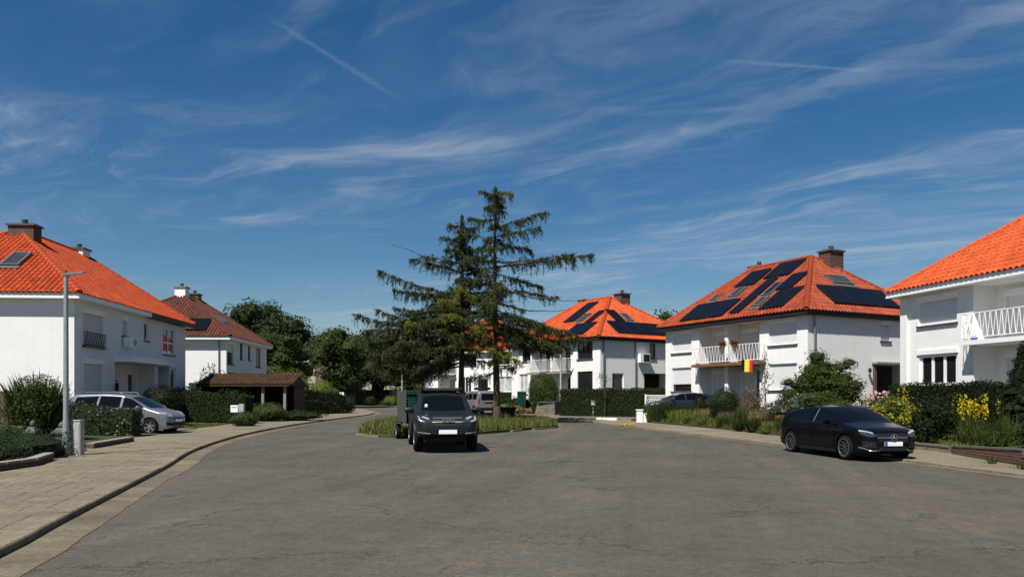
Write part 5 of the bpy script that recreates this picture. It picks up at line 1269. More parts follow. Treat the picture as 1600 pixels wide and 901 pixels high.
weeds('pavement_weeds', 'weeds growing from the right pavement', W, .20)
# ------------------------------------------------------------------ cars
def interp(xs, pts):
    return np.interp(xs, [p[0] for p in pts], [p[1] for p in pts])
def soft(pts, k=.06):
    """rounds a polyline function a little"""
    x0, x1 = pts[0][0], pts[-1][0]; X = np.linspace(x0, x1, 400); Y = interp(X, pts); n = max(1, int(k/((x1-x0)/400)))
    ker = np.hanning(2*n+3)[1:-1]; ker /= ker.sum(); Yp = np.pad(Y, n, mode='edge'); Ys = np.convolve(Yp, ker, 'valid')
    return lambda x: np.interp(x, X, Ys)
class Car:
    """body lofted from a side profile, a plan outline and a cross-section; x forward, y left, z up"""
    def __init__(s, top, bot, plan, prof, rtop=.09, crown=.03, kt=.07):
        s.T = soft(top, kt); s.B = soft(bot, .04); s.wp = soft(plan, .05); s.prof = soft(prof, .04); s.x0, s.x1 = top[0][0], top[-1][0]; s.r = rtop; s.cr = crown
    def W(s, x, z): return s.wp(x)*s.prof(z)
    def topz(s, x, y):
        T = s.T(x); W = s.W(x, T-s.r); u = np.clip(np.abs(y)/np.maximum(W-s.r, .05), 0, 1); return T-s.cr*u*u
    def section(s, x):
        T, B = float(s.T(x)), float(s.B(x)); r = min(s.r, (T-B)*.3); pts = [(0, B), (.5*s.W(x, B), B), (.92*float(s.W(x, B)), B)]
        for z in np.linspace(B+.02, T-r-s.cr, 11): pts.append((float(s.W(x, z)), z))
        Wt = float(s.W(x, T-r-s.cr))
        for a in (.3, .6, .9, 1.25): pts.append((Wt-r+r*math.cos(a), T-s.cr-r+r*math.sin(a)))
        for f in (.85, .6, .3, 0):
            y = (Wt-r)*f; pts.append((y, T-s.cr*f*f))
        return pts
    def body(s, name, m, parent, arches, n=70):
        e = .5-.5*np.cos(np.linspace(0, np.pi, n)); X = s.x0+(s.x1-s.x0)*(.55*e+.45*np.linspace(0, 1, n))
        V = []; F = []; K = None
        for x in X:
            h = s.section(x); ring = [(y, z) for y, z in h]+[(-y, z) for y, z in h[-2:0:-1]]; K = len(ring)
            V += [(x, y, z) for y, z in ring]
        for i in range(n-1):
            for k in range(K): F.append((i*K+k, i*K+(k+1) % K, (i+1)*K+(k+1) % K, (i+1)*K+k))
        F.append(tuple(range(K))); F.append(tuple((n-1)*K+k for k in range(K)))
        mb = MB(); mb.add(V, F); o = mb.build(name, m, parent)
        # wheel arches cut out of the body
        for (ax, rad) in arches:
            for sd in (1, -1):
                c = MB(); w = float(s.wp(ax)); c.lathe([(rad, -.34), (rad, .3)], (ax, sd*w, rad*.92+.0), 28, axis='y'); cu = c.build('cutter', m)
                md = o.modifiers.new('arch', 'BOOLEAN'); md.operation = 'DIFFERENCE'; md.object = cu; md.solver = 'EXACT'
                dg = bpy.context.evaluated_depsgraph_get(); me = bpy.data.meshes.new_from_object(o.evaluated_get(dg)); o.modifiers.clear(); old = o.data; o.data = me; bpy.data.meshes.remove(old)
                bpy.data.objects.remove(cu)
        o.data.polygons.foreach_set('use_smooth', [True]*len(o.data.polygons))
        try: o.data.set_sharp_from_angle(angle=R(35))
        except Exception: pass
        return o
    def patch(s, name, poly, m, parent, view='side', sign=1, off=.006, step=.07, thick=None, smooth=True):
        """a panel that follows the body: outline given in side (x,z), top (x,y), front or rear (y,z) view"""
        bm = bmesh.new(); f = bm.faces.new([bm.verts.new((p[0], p[1], 0)) for p in poly]); bmesh.ops.triangulate(bm, faces=[f])
        for ax in (0, 1):
            lo, hi = min(p[ax] for p in poly), max(p[ax] for p in poly); c = lo+step
            no = (1, 0, 0) if ax == 0 else (0, 1, 0)
            while c < hi-.01:
                bmesh.ops.bisect_plane(bm, geom=bm.verts[:]+bm.edges[:]+bm.faces[:], plane_co=(c, c, 0), plane_no=no); c += step
        for v in bm.verts:
            a, b = v.co.x, v.co.y
            if view == 'side': v.co = (a, sign*(float(s.W(a, b))+off), b)
            elif view == 'top': v.co = (a, b, float(s.topz(a, b))+off)
            else:
                xs = np.linspace(s.x1, s.x1-1.4, 240) if view == 'front' else np.linspace(s.x0, s.x0+1.4, 240)
                ins = (s.B(xs) <= b) & (b <= s.topz(xs, a)+.001) & (abs(a) <= s.W(xs, b))
                i = int(np.argmax(ins)) if ins.any() else 0
                v.co = (xs[i]+(off if view == 'front' else -off), a, b)
        bmesh.ops.recalc_face_normals(bm, faces=bm.faces)
        me = bpy.data.meshes.new(name); bm.to_mesh(me); bm.free(); me.materials.append(MATS[m])
        if smooth: me.polygons.foreach_set('use_smooth', [True]*len(me.polygons))
        return link(name, me, parent)
def wheel(parent, x, y, r, w, rim, spokes=5, sgn=1, hub=.62, sw=.16):
    """tyre with a rim of spokes; sgn: outer side towards +y or -y"""
    t = MB(); p = [(r*hub, -w/2), (r*.90, -w/2), (r*.975, -w*.42), (r, -w*.3), (r, w*.3), (r*.975, w*.42), (r*.90, w/2), (r*hub, w/2)]
    t.lathe(p, (0, 0, 0), 32, axis='y', cap=False); wl = t.build('wheel', 'rubber', parent, smooth=True, loc=(x, y, r))
    q = MB(); R0 = r*hub; yo = sgn*(w/2-.012)
    q.lathe([(R0*1.03, yo-sgn*.02), (R0*1.03, yo+sgn*.010), (R0*.94, yo+sgn*.006), (R0*.92, yo-sgn*.05)], (0, 0, 0), 32, axis='y', cap=False)
    for k in range(spokes):
        a = 2*math.pi*k/spokes+.3
        def pt(rr, off, yy): return (rr*math.cos(a)-off*math.sin(a), yy, rr*math.sin(a)+off*math.cos(a))
        b0, b1 = R0*.13, R0*.95; s0, s1 = R0*sw*1.1, R0*sw
        q.hexa([pt(b0, -s0, yo-sgn*.045), pt(b1, -s1, yo-sgn*.03), pt(b1, s1, yo-sgn*.03), pt(b0, s0, yo-sgn*.045), pt(b0, -s0, yo-sgn*.015), pt(b1, -s1, yo-.0), pt(b1, s1, yo-.0), pt(b0, s0, yo-sgn*.015)])
    q.lathe([(R0*.2, yo-sgn*.05), (R0*.2, yo-sgn*.008), (R0*.12, yo-sgn*.002)], (0, 0, 0), 14, axis='y'); q.build('rim', rim, wl)
    d = MB(); d.lathe([(R0*.93, yo-sgn*.10), (R0*.93, yo-sgn*.085)], (0, 0, 0), 24, axis='y'); d.build('brake_disc', 'shadow_black', wl)  # black puts the shade behind the spokes into this disc's colour
    return wl
def put(root, x, y, heading, scale=1.0, z=None):
    root.location = (x, y, g(y) if z is None else z); root.rotation_euler = (0, 0, heading); root.scale = (scale,)*3
def cabox(parent, name, x0, x1, y0, y1, z0, z1, m, bev=.02):
    mb = MB(); mb.box(x0, x1, y0, y1, z0, z1); o = mb.build(name, m, parent)
    if bev:
        bm = bmesh.new(); bm.from_mesh(o.data); bmesh.ops.bevel(bm, geom=bm.edges[:], offset=bev, segments=2, affect='EDGES'); bm.to_mesh(o.data); bm.free()
    return o
def mirror(parent, x, y, z, m, s=1.0, sg=1):
    mb = MB(); n = 10; pr = [(.02, -.10), (.075, -.085), (.095, 0), (.085, .07), (.03, .10)]
    mb.lathe([(r_*s, h*s) for r_, h in pr], (0, 0, 0), 12, axis='y'); mb.v = [(x+v[0]*.75, y+v[1]*1.15, z+v[2]*.8) for v in mb.v]
    o = mb.build('door_mirror', m, parent, smooth=True)
    a = MB(); a.tube([(x-.02, y, z-.05), (x+.03, y-sg*.16, z-.08)], .022, 6); a.build('mirror_arm', 'black_plastic', o)
    return o
def arc_flare(car, parent, x, r, m, sg, w=.05, out=.035):
    mb = MB(); P = []
    for a in np.linspace(-.15, math.pi+.15, 19):
        px, pz = x+r*math.cos(a), r*.92+r*math.sin(a); y = float(car.W(px, pz)); P.append([(x+(r-.012)*math.cos(a), sg*(y-.02), r*.92+(r-.012)*math.sin(a)), (x+(r-.005)*math.cos(a), sg*(y+out), r*.92+(r-.005)*math.sin(a)), (x+(r+w)*math.cos(a), sg*(y+out*.8), r*.92+(r+w)*math.sin(a)), (x+(r+w+.01)*math.cos(a), sg*(y-.02), r*.92+(r+w+.01)*math.sin(a))])
    vs = [q for r_ in P for q in r_]; fs = [(4*i+k, 4*i+k+1, 4*i+5+k, 4*i+4+k) for i in range(18) for k in range(3)]
    mb.add(vs, fs); return mb.build('wheel_arch', m, parent, smooth=True)
def text_mesh(name, body, size, m, parent, loc, rot, extrude=.004, align='CENTER', sx=1.0):
    c = bpy.data.curves.new(name, 'FONT'); c.body = body; c.size = size; c.extrude = extrude; c.align_x = align; c.align_y = 'CENTER'
    t = bpy.data.objects.new(name, c); COL.objects.link(t); dg = bpy.context.evaluated_depsgraph_get(); me = bpy.data.meshes.new_from_object(t.evaluated_get(dg)); bpy.data.objects.remove(t)
    me.materials.clear(); me.materials.append(MATS[m])
    M = Matrix.Translation(loc) @ rot.to_matrix().to_4x4() @ Matrix.Diagonal((sx, 1, 1, 1)); me.transform(M)
    return link(name, me, parent)
from mathutils import Euler
FRONT_TEXT = Euler((R(90), 0, R(90)))     # readable from in front of the car

# ---- black hatchback
def hatchback():
    root = empty('hatchback_car', (0, 0, 0))
    c = Car(top=[(-2.15, .72), (-2.13, .98), (-2.05, 1.05), (-1.70, 1.23), (-1.30, 1.335), (-.35, 1.425), (.20, 1.395), (.55, 1.26), (1.12, .985), (1.35, .945), (1.80, .86), (2.03, .775), (2.12, .66), (2.15, .55)],
            bot=[(-2.15, .42), (-2.05, .26), (-1.7, .18), (1.8, .17), (2.02, .19), (2.15, .26)],
            plan=[(-2.15, .66), (-2.10, .78), (-1.9, .85), (-1.4, .885), (1.3, .885), (1.75, .845), (1.98, .76), (2.08, .66), (2.15, .52)],
            prof=[(.15, .93), (.30, .985), (.55, 1.0), (.75, .992), (.92, .965), (1.0, .935), (1.4, .735), (1.6, .68)], rtop=.085, crown=.035)
    b = c.body('body', 'paint_black', root, [(1.36, .355), (-1.34, .355)])
    for sg in (1, -1):
        c.patch('side_window', [(.92, 1.0), (.30, 1.325), (-.02, 1.35), (-.10, .965)], 'car_glass', root, sign=sg); c.patch('side_window', [(-.20, .97), (-.14, 1.352), (-.72, 1.29), (-1.12, 1.19), (-1.30, 1.06)], 'car_glass', root, sign=sg)
        c.patch('door_pillar', [(-.125, .965), (-.055, 1.345), (-.10, 1.347), (-.172, .968)], 'zinc', root, sign=sg, off=.007)  # pale zinc tone paints in the reflection along the B-pillar
        c.patch('window_trim', [(.98, .955), (.92, .99), (-.1, .955), (-1.3, 1.02), (-1.42, 1.05), (-1.32, 1.0), (-.1, .935)], 'satin_black', root, sign=sg, off=.009)
        d = c.patch('front_door', [(.93, .40), (.95, .94), (-.11, .925), (-.16, .33), (.85, .31)], 'paint_black', root, sign=sg, off=.010); cabox(d, 'handle', -.10, .10, sg*(float(c.W(0, .84))+.005)-.02, sg*(float(c.W(0, .84))+.005)+.02, .825, .86, 'paint_black', .008)
        d = c.patch('rear_door', [(-.18, .33), (-.13, .925), (-.95, .955), (-1.02, .72), (-.93, .50), (-.85, .34)], 'paint_black', root, sign=sg, off=.010); cabox(d, 'handle', -.95, -.77, sg*(float(c.W(-.85, .87))+.003)-.02, sg*(float(c.W(-.85, .87))+.003)+.02, .86, .893, 'paint_black', .008)
        c.patch('side_skirt', [(.98, .18), (.98, .27), (-.95, .27), (-.95, .18)], 'satin_black', root, sign=sg, off=.014)
        hl = c.patch('headlight', [(sg*.44, .66), (sg*.50, .745), (sg*.66, .80), (sg*.80, .815), (sg*.78, .70), (sg*.66, .63), (sg*.52, .625)], 'lamp_dark', root, view='front', off=.008, step=.03)
        c.patch('light_strip', [(sg*.50, .735), (sg*.66, .79), (sg*.79, .805), (sg*.79, .765), (sg*.66, .755), (sg*.52, .705)], 'lamp_glass', hl, view='front', off=.014, step=.03)
        c.patch('light_strip', [(sg*.47, .665), (sg*.535, .705), (sg*.60, .645), (sg*.56, .635)], 'chrome', hl, view='front', off=.014, step=.03)
        c.patch('air_intake', [(sg*.42, .33), (sg*.50, .50), (sg*.76, .53), (sg*.76, .37)], 'satin_black', root, view='front', off=.008, step=.04)
        c.patch('chrome_lip', [(sg*.34, .315), (sg*.42, .268), (sg*.60, .262), (sg*.80, .345), (sg*.80, .375), (sg*.60, .29), (sg*.43, .30), (sg*.36, .345)], 'chrome', root, view='front', off=.022, step=.04)
        c.patch('tail_light', [(sg*.50, .82), (sg*.55, .97), (sg*.74, .95), (sg*.76, .80)], 'lamp_red', root, view='rear', off=.008, step=.04)
        mirror(root, .72, sg*.97, 1.0, 'paint_black', .95, sg)
        wheel(root, 1.36, sg*.775, .322, .215, 'alloy_black', 10, sg, .72, .075); wheel(root, -1.34, sg*.775, .322, .215, 'alloy_black', 10, sg, .72, .075)
        m = MB(); m.lathe([(.322*.735, sg*.10), (.322*.735, sg*.112), (.322*.70, sg*.112), (.322*.70, sg*.10)], (1.36, sg*.775, .322), 32, axis='y', cap=False); m.lathe([(.322*.735, sg*.10), (.322*.735, sg*.112), (.322*.70, sg*.112), (.322*.70, sg*.10)], (-1.34, sg*.775, .322), 32, axis='y', cap=False); m.build('rim_ring', 'alloy', root)
    c.patch('windscreen', [(1.10, -.60), (1.16, -.3), (1.18, 0), (1.16, .3), (1.10, .60), (.36, .53), (.30, 0), (.36, -.53)], 'car_glass', root, view='top', off=.006)
    c.patch('rear_window', [(-1.70, -.50), (-1.70, .50), (-2.02, .56), (-2.02, -.56)], 'car_glass', root, view='top', off=.006)
    c.patch('roof_panel', [(-1.1, -.48), (-1.1, .48), (.12, .50), (.12, -.50)], 'car_glass', root, view='top', off=.004)
    gr = c.patch('grille', [(-.40, .50), (-.46, .66), (-.40, .72), (.40, .72), (.46, .66), (.40, .50)], 'satin_black', root, view='front', off=.008, step=.05)
    c.patch('grille_bar', [(-.42, .603), (-.42, .619), (.42, .619), (.42, .603)], 'zinc', gr, view='front', off=.022, step=.06)
    c.patch('lower_grille', [(-.34, .27), (-.40, .38), (.40, .38), (.34, .27)], 'satin_black', root, view='front', off=.008, step=.05)
    # three-pointed emblem in a ring
    m = MB(); xe = 2.185; n = 28; ce = (xe, 0, .615); ro, ri = .092, .078
    for k in range(n):
        a, a2 = 2*math.pi*k/n, 2*math.pi*(k+1)/n; q = [(ce[0]+dx, rr*math.sin(t), ce[2]+rr*math.cos(t)) for dx in (0, .012) for (rr, t) in ((ri, a), (ro, a), (ro, a2), (ri, a2))]; m.hexa(q)
    for k in range(3):
        a = 2*math.pi*k/3; tip = (ce[0]+.008, ri*math.sin(a), ce[2]+ri*math.cos(a)); l = (ce[0], .02*math.sin(a+1.05), ce[2]+.02*math.cos(a+1.05)); r_ = (ce[0], .02*math.sin(a-1.05), ce[2]+.02*math.cos(a-1.05)); cc = (ce[0]+.016, 0, ce[2]); m.add([tip, l, cc, r_], [(0, 1, 2), (0, 2, 3), (0, 3, 1)])
    m.build('emblem', 'chrome', gr)
    pl = cabox(root, 'number_plate', 2.165, 2.18, -.26, .26, .395, .505, 'plate_white', .004); cabox(pl, 'blue_band', 2.174, 2.183, -.259, -.175, .397, .503, 'plate_blue', 0)
    m = MB()
    for i in range(3): m.tube([(2.15, -.05, .62), (2.16, .05, .62)], .004, 4)
    return root
hb = hatchback(); tag(hb, 'black hatchback parked at the right kerb with star emblem and white plate', 'car')
put(hb, 9.45, 21.9, math.atan2(-.985, .17), 1.0)

# ---- dark grey pickup with roof rack
def pickup():
    root = empty('pickup_truck', (0, 0, 0))
    c = Car(top=[(-.95, 1.05), (-.94, 1.60), (-.85, 1.72), (-.2, 1.785), (.35, 1.74), (.62, 1.62), (1.18, 1.17), (1.35, 1.145), (2.15, 1.06), (2.42, .98), (2.50, .86), (2.53, .70)],
            bot=[(-.95, .50), (-.5, .42), (1.5, .40), (2.2, .42), (2.53, .50)],
            plan=[(-.95, .90), (0, .925), (1.6, .93), (2.15, .905), (2.40, .83), (2.50, .72), (2.53, .62)],
            prof=[(.4, .94), (.55, .99), (.8, 1.0), (1.05, .985), (1.15, .955), (1.7, .76), (1.85, .72)], rtop=.08, crown=.03)
    c.body('body', 'paint_grey', root, [(1.60, .46)])
    # load bed
    bed = cabox(root, 'load_bed', -2.62, -.99, -.89, .89, .52, 1.12, 'paint_grey', .05)
    cut = MB()
    for sg in (1, -1):
        c.patch('side_window', [(1.02, 1.18), (.45, 1.63), (.12, 1.66), (.08, 1.15)], 'car_glass', root, sign=sg); c.patch('side_window', [(0, 1.15), (.03, 1.66), (-.62, 1.62), (-.78, 1.2)], 'car_glass', root, sign=sg)
        c.patch('front_door', [(1.02, .60), (1.06, 1.12), (.05, 1.11), (.03, .52), (.95, .50)], 'paint_grey', root, sign=sg, off=.008); c.patch('rear_door', [(.01, .52), (.02, 1.11), (-.84, 1.13), (-.86, .55)], 'paint_grey', root, sign=sg, off=.008)
        arc_flare(c, root, 1.60, .46, 'black_plastic', sg, .06, .05)
        fl = MB(); fl.lathe([(.50, sg*.86), (.50, sg*.93), (.44, sg*.93), (.44, sg*.86)], (-1.55, 0, .42), 24, axis='y', cap=False); fl.build('wheel_arch', 'black_plastic', root)
        hl = c.patch('headlight', [(sg*.44, .90), (sg*.50, .99), (sg*.70, 1.06), (sg*.84, 1.06), (sg*.83, .93), (sg*.70, .86), (sg*.54, .86)], 'lamp_dark', root, view='front', off=.010, step=.04)
        c.patch('light_strip', [(sg*.68, .875), (sg*.83, .92), (sg*.845, 1.05), (sg*.80, 1.04), (sg*.78, .94), (sg*.66, .90)], 'lamp_glass', hl, view='front', off=.018, step=.04)
        c.patch('light_strip', [(sg*.52, .98), (sg*.70, 1.045), (sg*.74, 1.02), (sg*.56, .95)], 'lamp_glass', hl, view='front', off=.018, step=.04)
        c.patch('fog_recess', [(sg*.50, .60), (sg*.58, .82), (sg*.84, .86), (sg*.84, .62)], 'satin_black', root, view='front', off=.008, step=.05)
        c.patch('bumper_blade', [(sg*.46, .575), (sg*.66, .88), (sg*.72, .88), (sg*.54, .575)], 'paint_grey', root, view='front', off=.024, step=.05)
        c.patch('bumper_lip', [(sg*.50, .535), (sg*.50, .565), (sg*.86, .60), (sg*.86, .57)], 'alloy', root, view='front', off=.022, step=.05)
        mirror(root, .92, sg*1.03, 1.20, 'satin_black', 1.2, sg)
        for x in (1.60, -1.55): wheel(root, x, sg*.80, .385, .26, 'alloy', 6, sg, .60, .14)
        tl = cabox(root, 'tail_light', -2.64, -2.60, sg*.78-.08, sg*.78+.08, .75, 1.08, 'lamp_red', .01)
    c.patch('windscreen', [(1.12, -.68), (1.19, -.3), (1.20, 0), (1.19, .3), (1.12, .68), (.62, .60), (.56, 0), (.62, -.60)], 'car_glass', root, view='top', off=.008)
    gr = c.patch('grille', [(-.40, .77), (-.46, .90), (-.44, 1.01), (.44, 1.01), (.46, .90), (.40, .77)], 'satin_black', root, view='front', off=.008, step=.05)
    c.patch('grille_bar', [(-.46, .868), (-.42, .895), (.42, .895), (.46, .868), (.30, .858), (-.30, .858)], 'zinc', gr, view='front', off=.028, step=.06); c.patch('grille_bar', [(-.44, .985), (-.40, 1.005), (.40, 1.005), (.44, .985)], 'zinc', gr, view='front', off=.028, step=.06)
    text_mesh('grille_lettering', 'ISUZU', .105, 'chrome', gr, (2.535, 0, .937), FRONT_TEXT, .008, sx=1.25)
    c.patch('lower_grille', [(-.44, .62), (-.46, .74), (.46, .74), (.44, .62)], 'satin_black', root, view='front', off=.010, step=.05)
    c.patch('skid_plate', [(-.5, .44), (-.5, .56), (.5, .56), (.5, .44)], 'black_plastic', root, view='front', off=.012, step=.06)
    cabox(root, 'number_plate', 2.56, 2.575, -.26, .26, .535, .655, 'plate_white', .004)
    cabox(root, 'chassis', -2.5, 2.2, -.6, .6, .30, .55, 'black_plastic', .02)
    rk = cabox(root, 'roof_rack', -.8, .38, -.62, .62, 1.83, 1.865, 'satin_black', .008)
    for y in (-.62, .62): cabox(rk, 'rack_rail', -.85, .42, y-.025, y+.025, 1.80, 1.90, 'satin_black', .01)
    for x in (-.6, .1): cabox(rk, 'rack_foot', x-.04, x+.04, -.58, .58, 1.765, 1.835, 'satin_black', 0)
    cabox(rk, 'light_bar', .36, .42, -.56, .56, 1.81, 1.885, 'lamp_dark', .01)
    st = c.patch('sticker', [(1.02, -.56), (1.02, -.49), (.92, -.48), (.92, -.55)], 'sign_white', root, view='top', off=.014)
    return root
pk = pickup(); tag(pk, 'dark grey pickup truck with black roof rack parked before the island', 'pickup truck')
put(pk, -2.33, 25.0, math.atan2(-1, .18), 1.02)

# ---- green trailer behind the pickup
tr = tag(empty('cargo_trailer', (0, 0, 0)), 'mesh-sided cargo trailer hitched behind the grey pickup', 'trailer')
cabox(tr, 'floor', -1.6, 1.5, -.85, .85, .55, .63, 'galvanised', .01)
for sg in (1, -1):
    sd = cabox(tr, 'side_panel', -1.6, 1.5, sg*.85-.012, sg*.85+.012, .63, 1.84, 'mesh_grey', .002)
    mm = MB()
    for z in np.arange(1.04, 1.86, .10): mm.tube([(-1.6, sg*.85, z), (1.5, sg*.85, z)], .008, 4)
    for x in np.arange(-1.6, 1.51, .10): mm.tube([(x, sg*.85, 1.0), (x, sg*.85, 1.86)], .008, 4)
    for x in (-1.6, -.6, .5, 1.5): mm.tube([(x, sg*.85, .63), (x, sg*.85, 1.88)], .028, 5)
    mm.build('mesh_side', 'mesh_grey', sd)
    wheel(tr, -.1, sg*.98, .30, .17, 'galvanised', 5, sg, .58, .2)
    cabox(tr, 'mudguard', -.5, .3, sg*.98-.11, sg*.98+.11, .64, .67, 'black_plastic', .01)
mm = MB()
for z in np.arange(1.04, 1.86, .10): mm.tube([(1.5, -.85, z), (1.5, .85, z)], .008, 4)
for y in np.arange(-.85, .86, .10): mm.tube([(1.5, y, .63), (1.5, y, 1.88)], .008, 4)
mm.build('mesh_front', 'mesh_grey', tr)
mm = MB(); mm.tube([(1.5, .3, .55), (2.6, 0, .5)], .04, 6); mm.tube([(1.5, -.3, .55), (2.6, 0, .5)], .04, 6); mm.build('drawbar', 'galvanised', tr)
put(tr, -3.38, 29.4, math.atan2(-1, .25), .98)
gb = tag(empty('green_container', (-3.33, 29.2, g(29.2)+.62)), 'dark green container riding on the mesh trailer behind the pickup', 'container'); gb.rotation_euler = (0, 0, math.atan2(-1, .25))
cabox(gb, 'tub', -1.45, 1.3, -.74, .74, 0, 1.05, 'green_plastic', .05); cabox(gb, 'rim', -1.5, 1.35, -.78, .78, 1.05, 1.14, 'green_plastic', .02); cabox(gb, 'front_rib', 1.30, 1.36, -.6, .6, .45, .55, 'green_plastic', .02)

# ---- silver people carrier in the left drive
def mpv():
    root = empty('people_carrier', (0, 0, 0))
    c = Car(top=[(-2.15, .80), (-2.13, 1.30), (-2.0, 1.56), (-1.7, 1.635), (-.6, 1.665), (.15, 1.62), (.55, 1.48), (1.28, 1.08), (1.45, 1.03), (1.90, .90), (2.08, .78), (2.15, .60)],
            bot=[(-2.15, .40), (-2.0, .24), (1.9, .20), (2.08, .24), (2.15, .32)],
            plan=[(-2.15, .74), (-2.05, .83), (-1.6, .88), (1.3, .885), (1.8, .84), (2.02, .74), (2.12, .60), (2.15, .5)],
            prof=[(.18, .94), (.35, .99), (.65, 1.0), (.95, .985), (1.05, .96), (1.6, .78), (1.75, .74)], rtop=.09, crown=.035)
    c.body('body', 'paint_silver', root, [(1.38, .37), (-1.36, .37)])
    for sg in (1, -1):
        c.patch('side_window', [(1.16, 1.09), (.62, 1.42), (.28, 1.51), (.22, 1.08)], 'car_glass', root, sign=sg); c.patch('side_window', [(.12, 1.08), (.16, 1.52), (-.70, 1.54), (-.78, 1.1)], 'car_glass', root, sign=sg)
        c.patch('side_window', [(-.88, 1.1), (-.80, 1.54), (-1.70, 1.49), (-1.86, 1.16)], 'car_glass', root, sign=sg)
        d = c.patch('front_door', [(1.14, .45), (1.20, 1.03), (.18, 1.03), (.16, .34), (1.0, .32)], 'paint_silver', root, sign=sg, off=.009); cabox(d, 'handle', .25, .45, sg*float(c.W(.35, .93))-.03, sg*float(c.W(.35, .93))+.03, .91, .95, 'paint_silver', .01)
        d = c.patch('rear_door', [(.13, .34), (.15, 1.03), (-.85, 1.06), (-.95, .7), (-.85, .36)], 'paint_silver', root, sign=sg, off=.009); cabox(d, 'handle', -.82, -.62, sg*float(c.W(-.7, .95))-.03, sg*float(c.W(-.7, .95))+.03, .93, .97, 'paint_silver', .01)
        hl = c.patch('headlight', [(sg*.40, .74), (sg*.46, .83), (sg*.64, .90), (sg*.80, .95), (sg*.82, .84), (sg*.70, .74), (sg*.52, .71)], 'lamp_glass', root, view='front', off=.010, step=.04)
        c.patch('lamp_lens', [(sg*.56, .76), (sg*.58, .83), (sg*.68, .86), (sg*.70, .79)], 'lamp_dark', hl, view='front', off=.016, step=.04)
        c.patch('fog_recess', [(sg*.50, .34), (sg*.52, .46), (sg*.74, .50), (sg*.74, .38)], 'black_plastic', root, view='front', off=.010, step=.05)
        mirror(root, .98, sg*.98, 1.08, 'paint_silver', 1.1, sg)
        mb = MB(); yr = sg*.60; mb.tube([(-1.6, yr, 1.63), (-1.5, yr, 1.70), (.0, yr, 1.70), (.15, yr, 1.62)], .018, 6); mb.build('roof_rail', 'satin_black', root)
        for x in (1.38, -1.36): wheel(root, x, sg*.775, .325, .205, 'alloy', 6, sg, .68, .17)
    c.patch('windscreen', [(1.26, -.60), (1.33, -.3), (1.35, 0), (1.33, .3), (1.26, .60), (.50, .54), (.44, 0), (.50, -.54)], 'car_glass', root, view='top', off=.008)
    c.patch('upper_grille', [(-.38, .60), (-.42, .68), (.42, .68), (.38, .60)], 'satin_black', root, view='front', off=.010, step=.05)
    c.patch('lower_grille', [(-.46, .33), (-.50, .50), (.50, .50), (.46, .33)], 'black_plastic', root, view='front', off=.010, step=.05)
    cabox(root, 'number_plate', 2.165, 2.18, -.26, .26, .50, .61, 'plate_white', .004)
    return root
mv = mpv(); tag(mv, 'silver people carrier in the left drive, half hidden by the laurel hedge', 'car')
put(mv, -15.8, 31.6, math.atan2(-.06, 1), 1.0, zl(-15.5, 31.6)-.05)

# ---- grey van seen from behind, beyond the island
def van():
    root = empty('panel_van', (0, 0, 0))
    c = Car(top=[(-2.2, .9), (-2.19, 1.50), (-2.10, 1.74), (-1.9, 1.80), (.2, 1.80), (.7, 1.62), (1.3, 1.15), (1.6, 1.05), (2.0, .92), (2.15, .70)],
            bot=[(-2.2, .34), (-2.0, .26), (1.9, .22), (2.15, .32)], plan=[(-2.2, .86), (-2.1, .90), (1.4, .90), (1.95, .80), (2.15, .6)],
            prof=[(.2, .95), (.4, 1.0), (1.0, .99), (1.15, .97), (1.75, .82), (1.9, .8)], rtop=.10, crown=.03)
    c.body('body', 'paint_vangrey', root, [(1.4, .38), (-1.35, .38)])
    c.patch('rear_window', [(-.62, 1.13), (-.56, 1.58), (.56, 1.58), (.62, 1.13), (.5, 1.08), (-.5, 1.08)], 'car_glass', root, view='rear', off=.010)
    for sg in (1, -1):
        c.patch('tail_light', [(sg*.74, .80), (sg*.72, 1.22), (sg*.84, 1.22), (sg*.87, .80)], 'lamp_red', root, view='rear', off=.012)
        c.patch('side_window', [(-1.9, 1.15), (-1.8, 1.56), (-1.0, 1.58), (-1.0, 1.13)], 'car_glass', root, sign=sg); c.patch('side_window', [(-.85, 1.13), (-.85, 1.58), (.0, 1.58), (.0, 1.12)], 'car_glass', root, sign=sg)
        c.patch('side_window', [(.1, 1.12), (.1, 1.57), (.5, 1.5), (1.0, 1.15)], 'car_glass', root, sign=sg)
        for x in (1.4, -1.35): wheel(root, x, sg*.79, .33, .2, 'alloy', 5, sg, .6, .2)
    c.patch('plate_recess', [(-.34, .82), (-.34, .94), (.34, .94), (.34, .82)], 'satin_black', root, view='rear', off=.010)
    c.patch('bumper', [(-.85, .36), (-.86, .52), (.86, .52), (.85, .36)], 'black_plastic', root, view='rear', off=.016)
    cabox(root, 'roof_box', -1.5, .2, -.45, .35, 1.86, 2.06, 'satin_black', .05)
    return root
vn = van(); tag(vn, 'grey van with black roof box seen from behind beside the spruce trunk', 'van')
put(vn, -2.55, 58.6, math.atan2(1, -.42), .98)

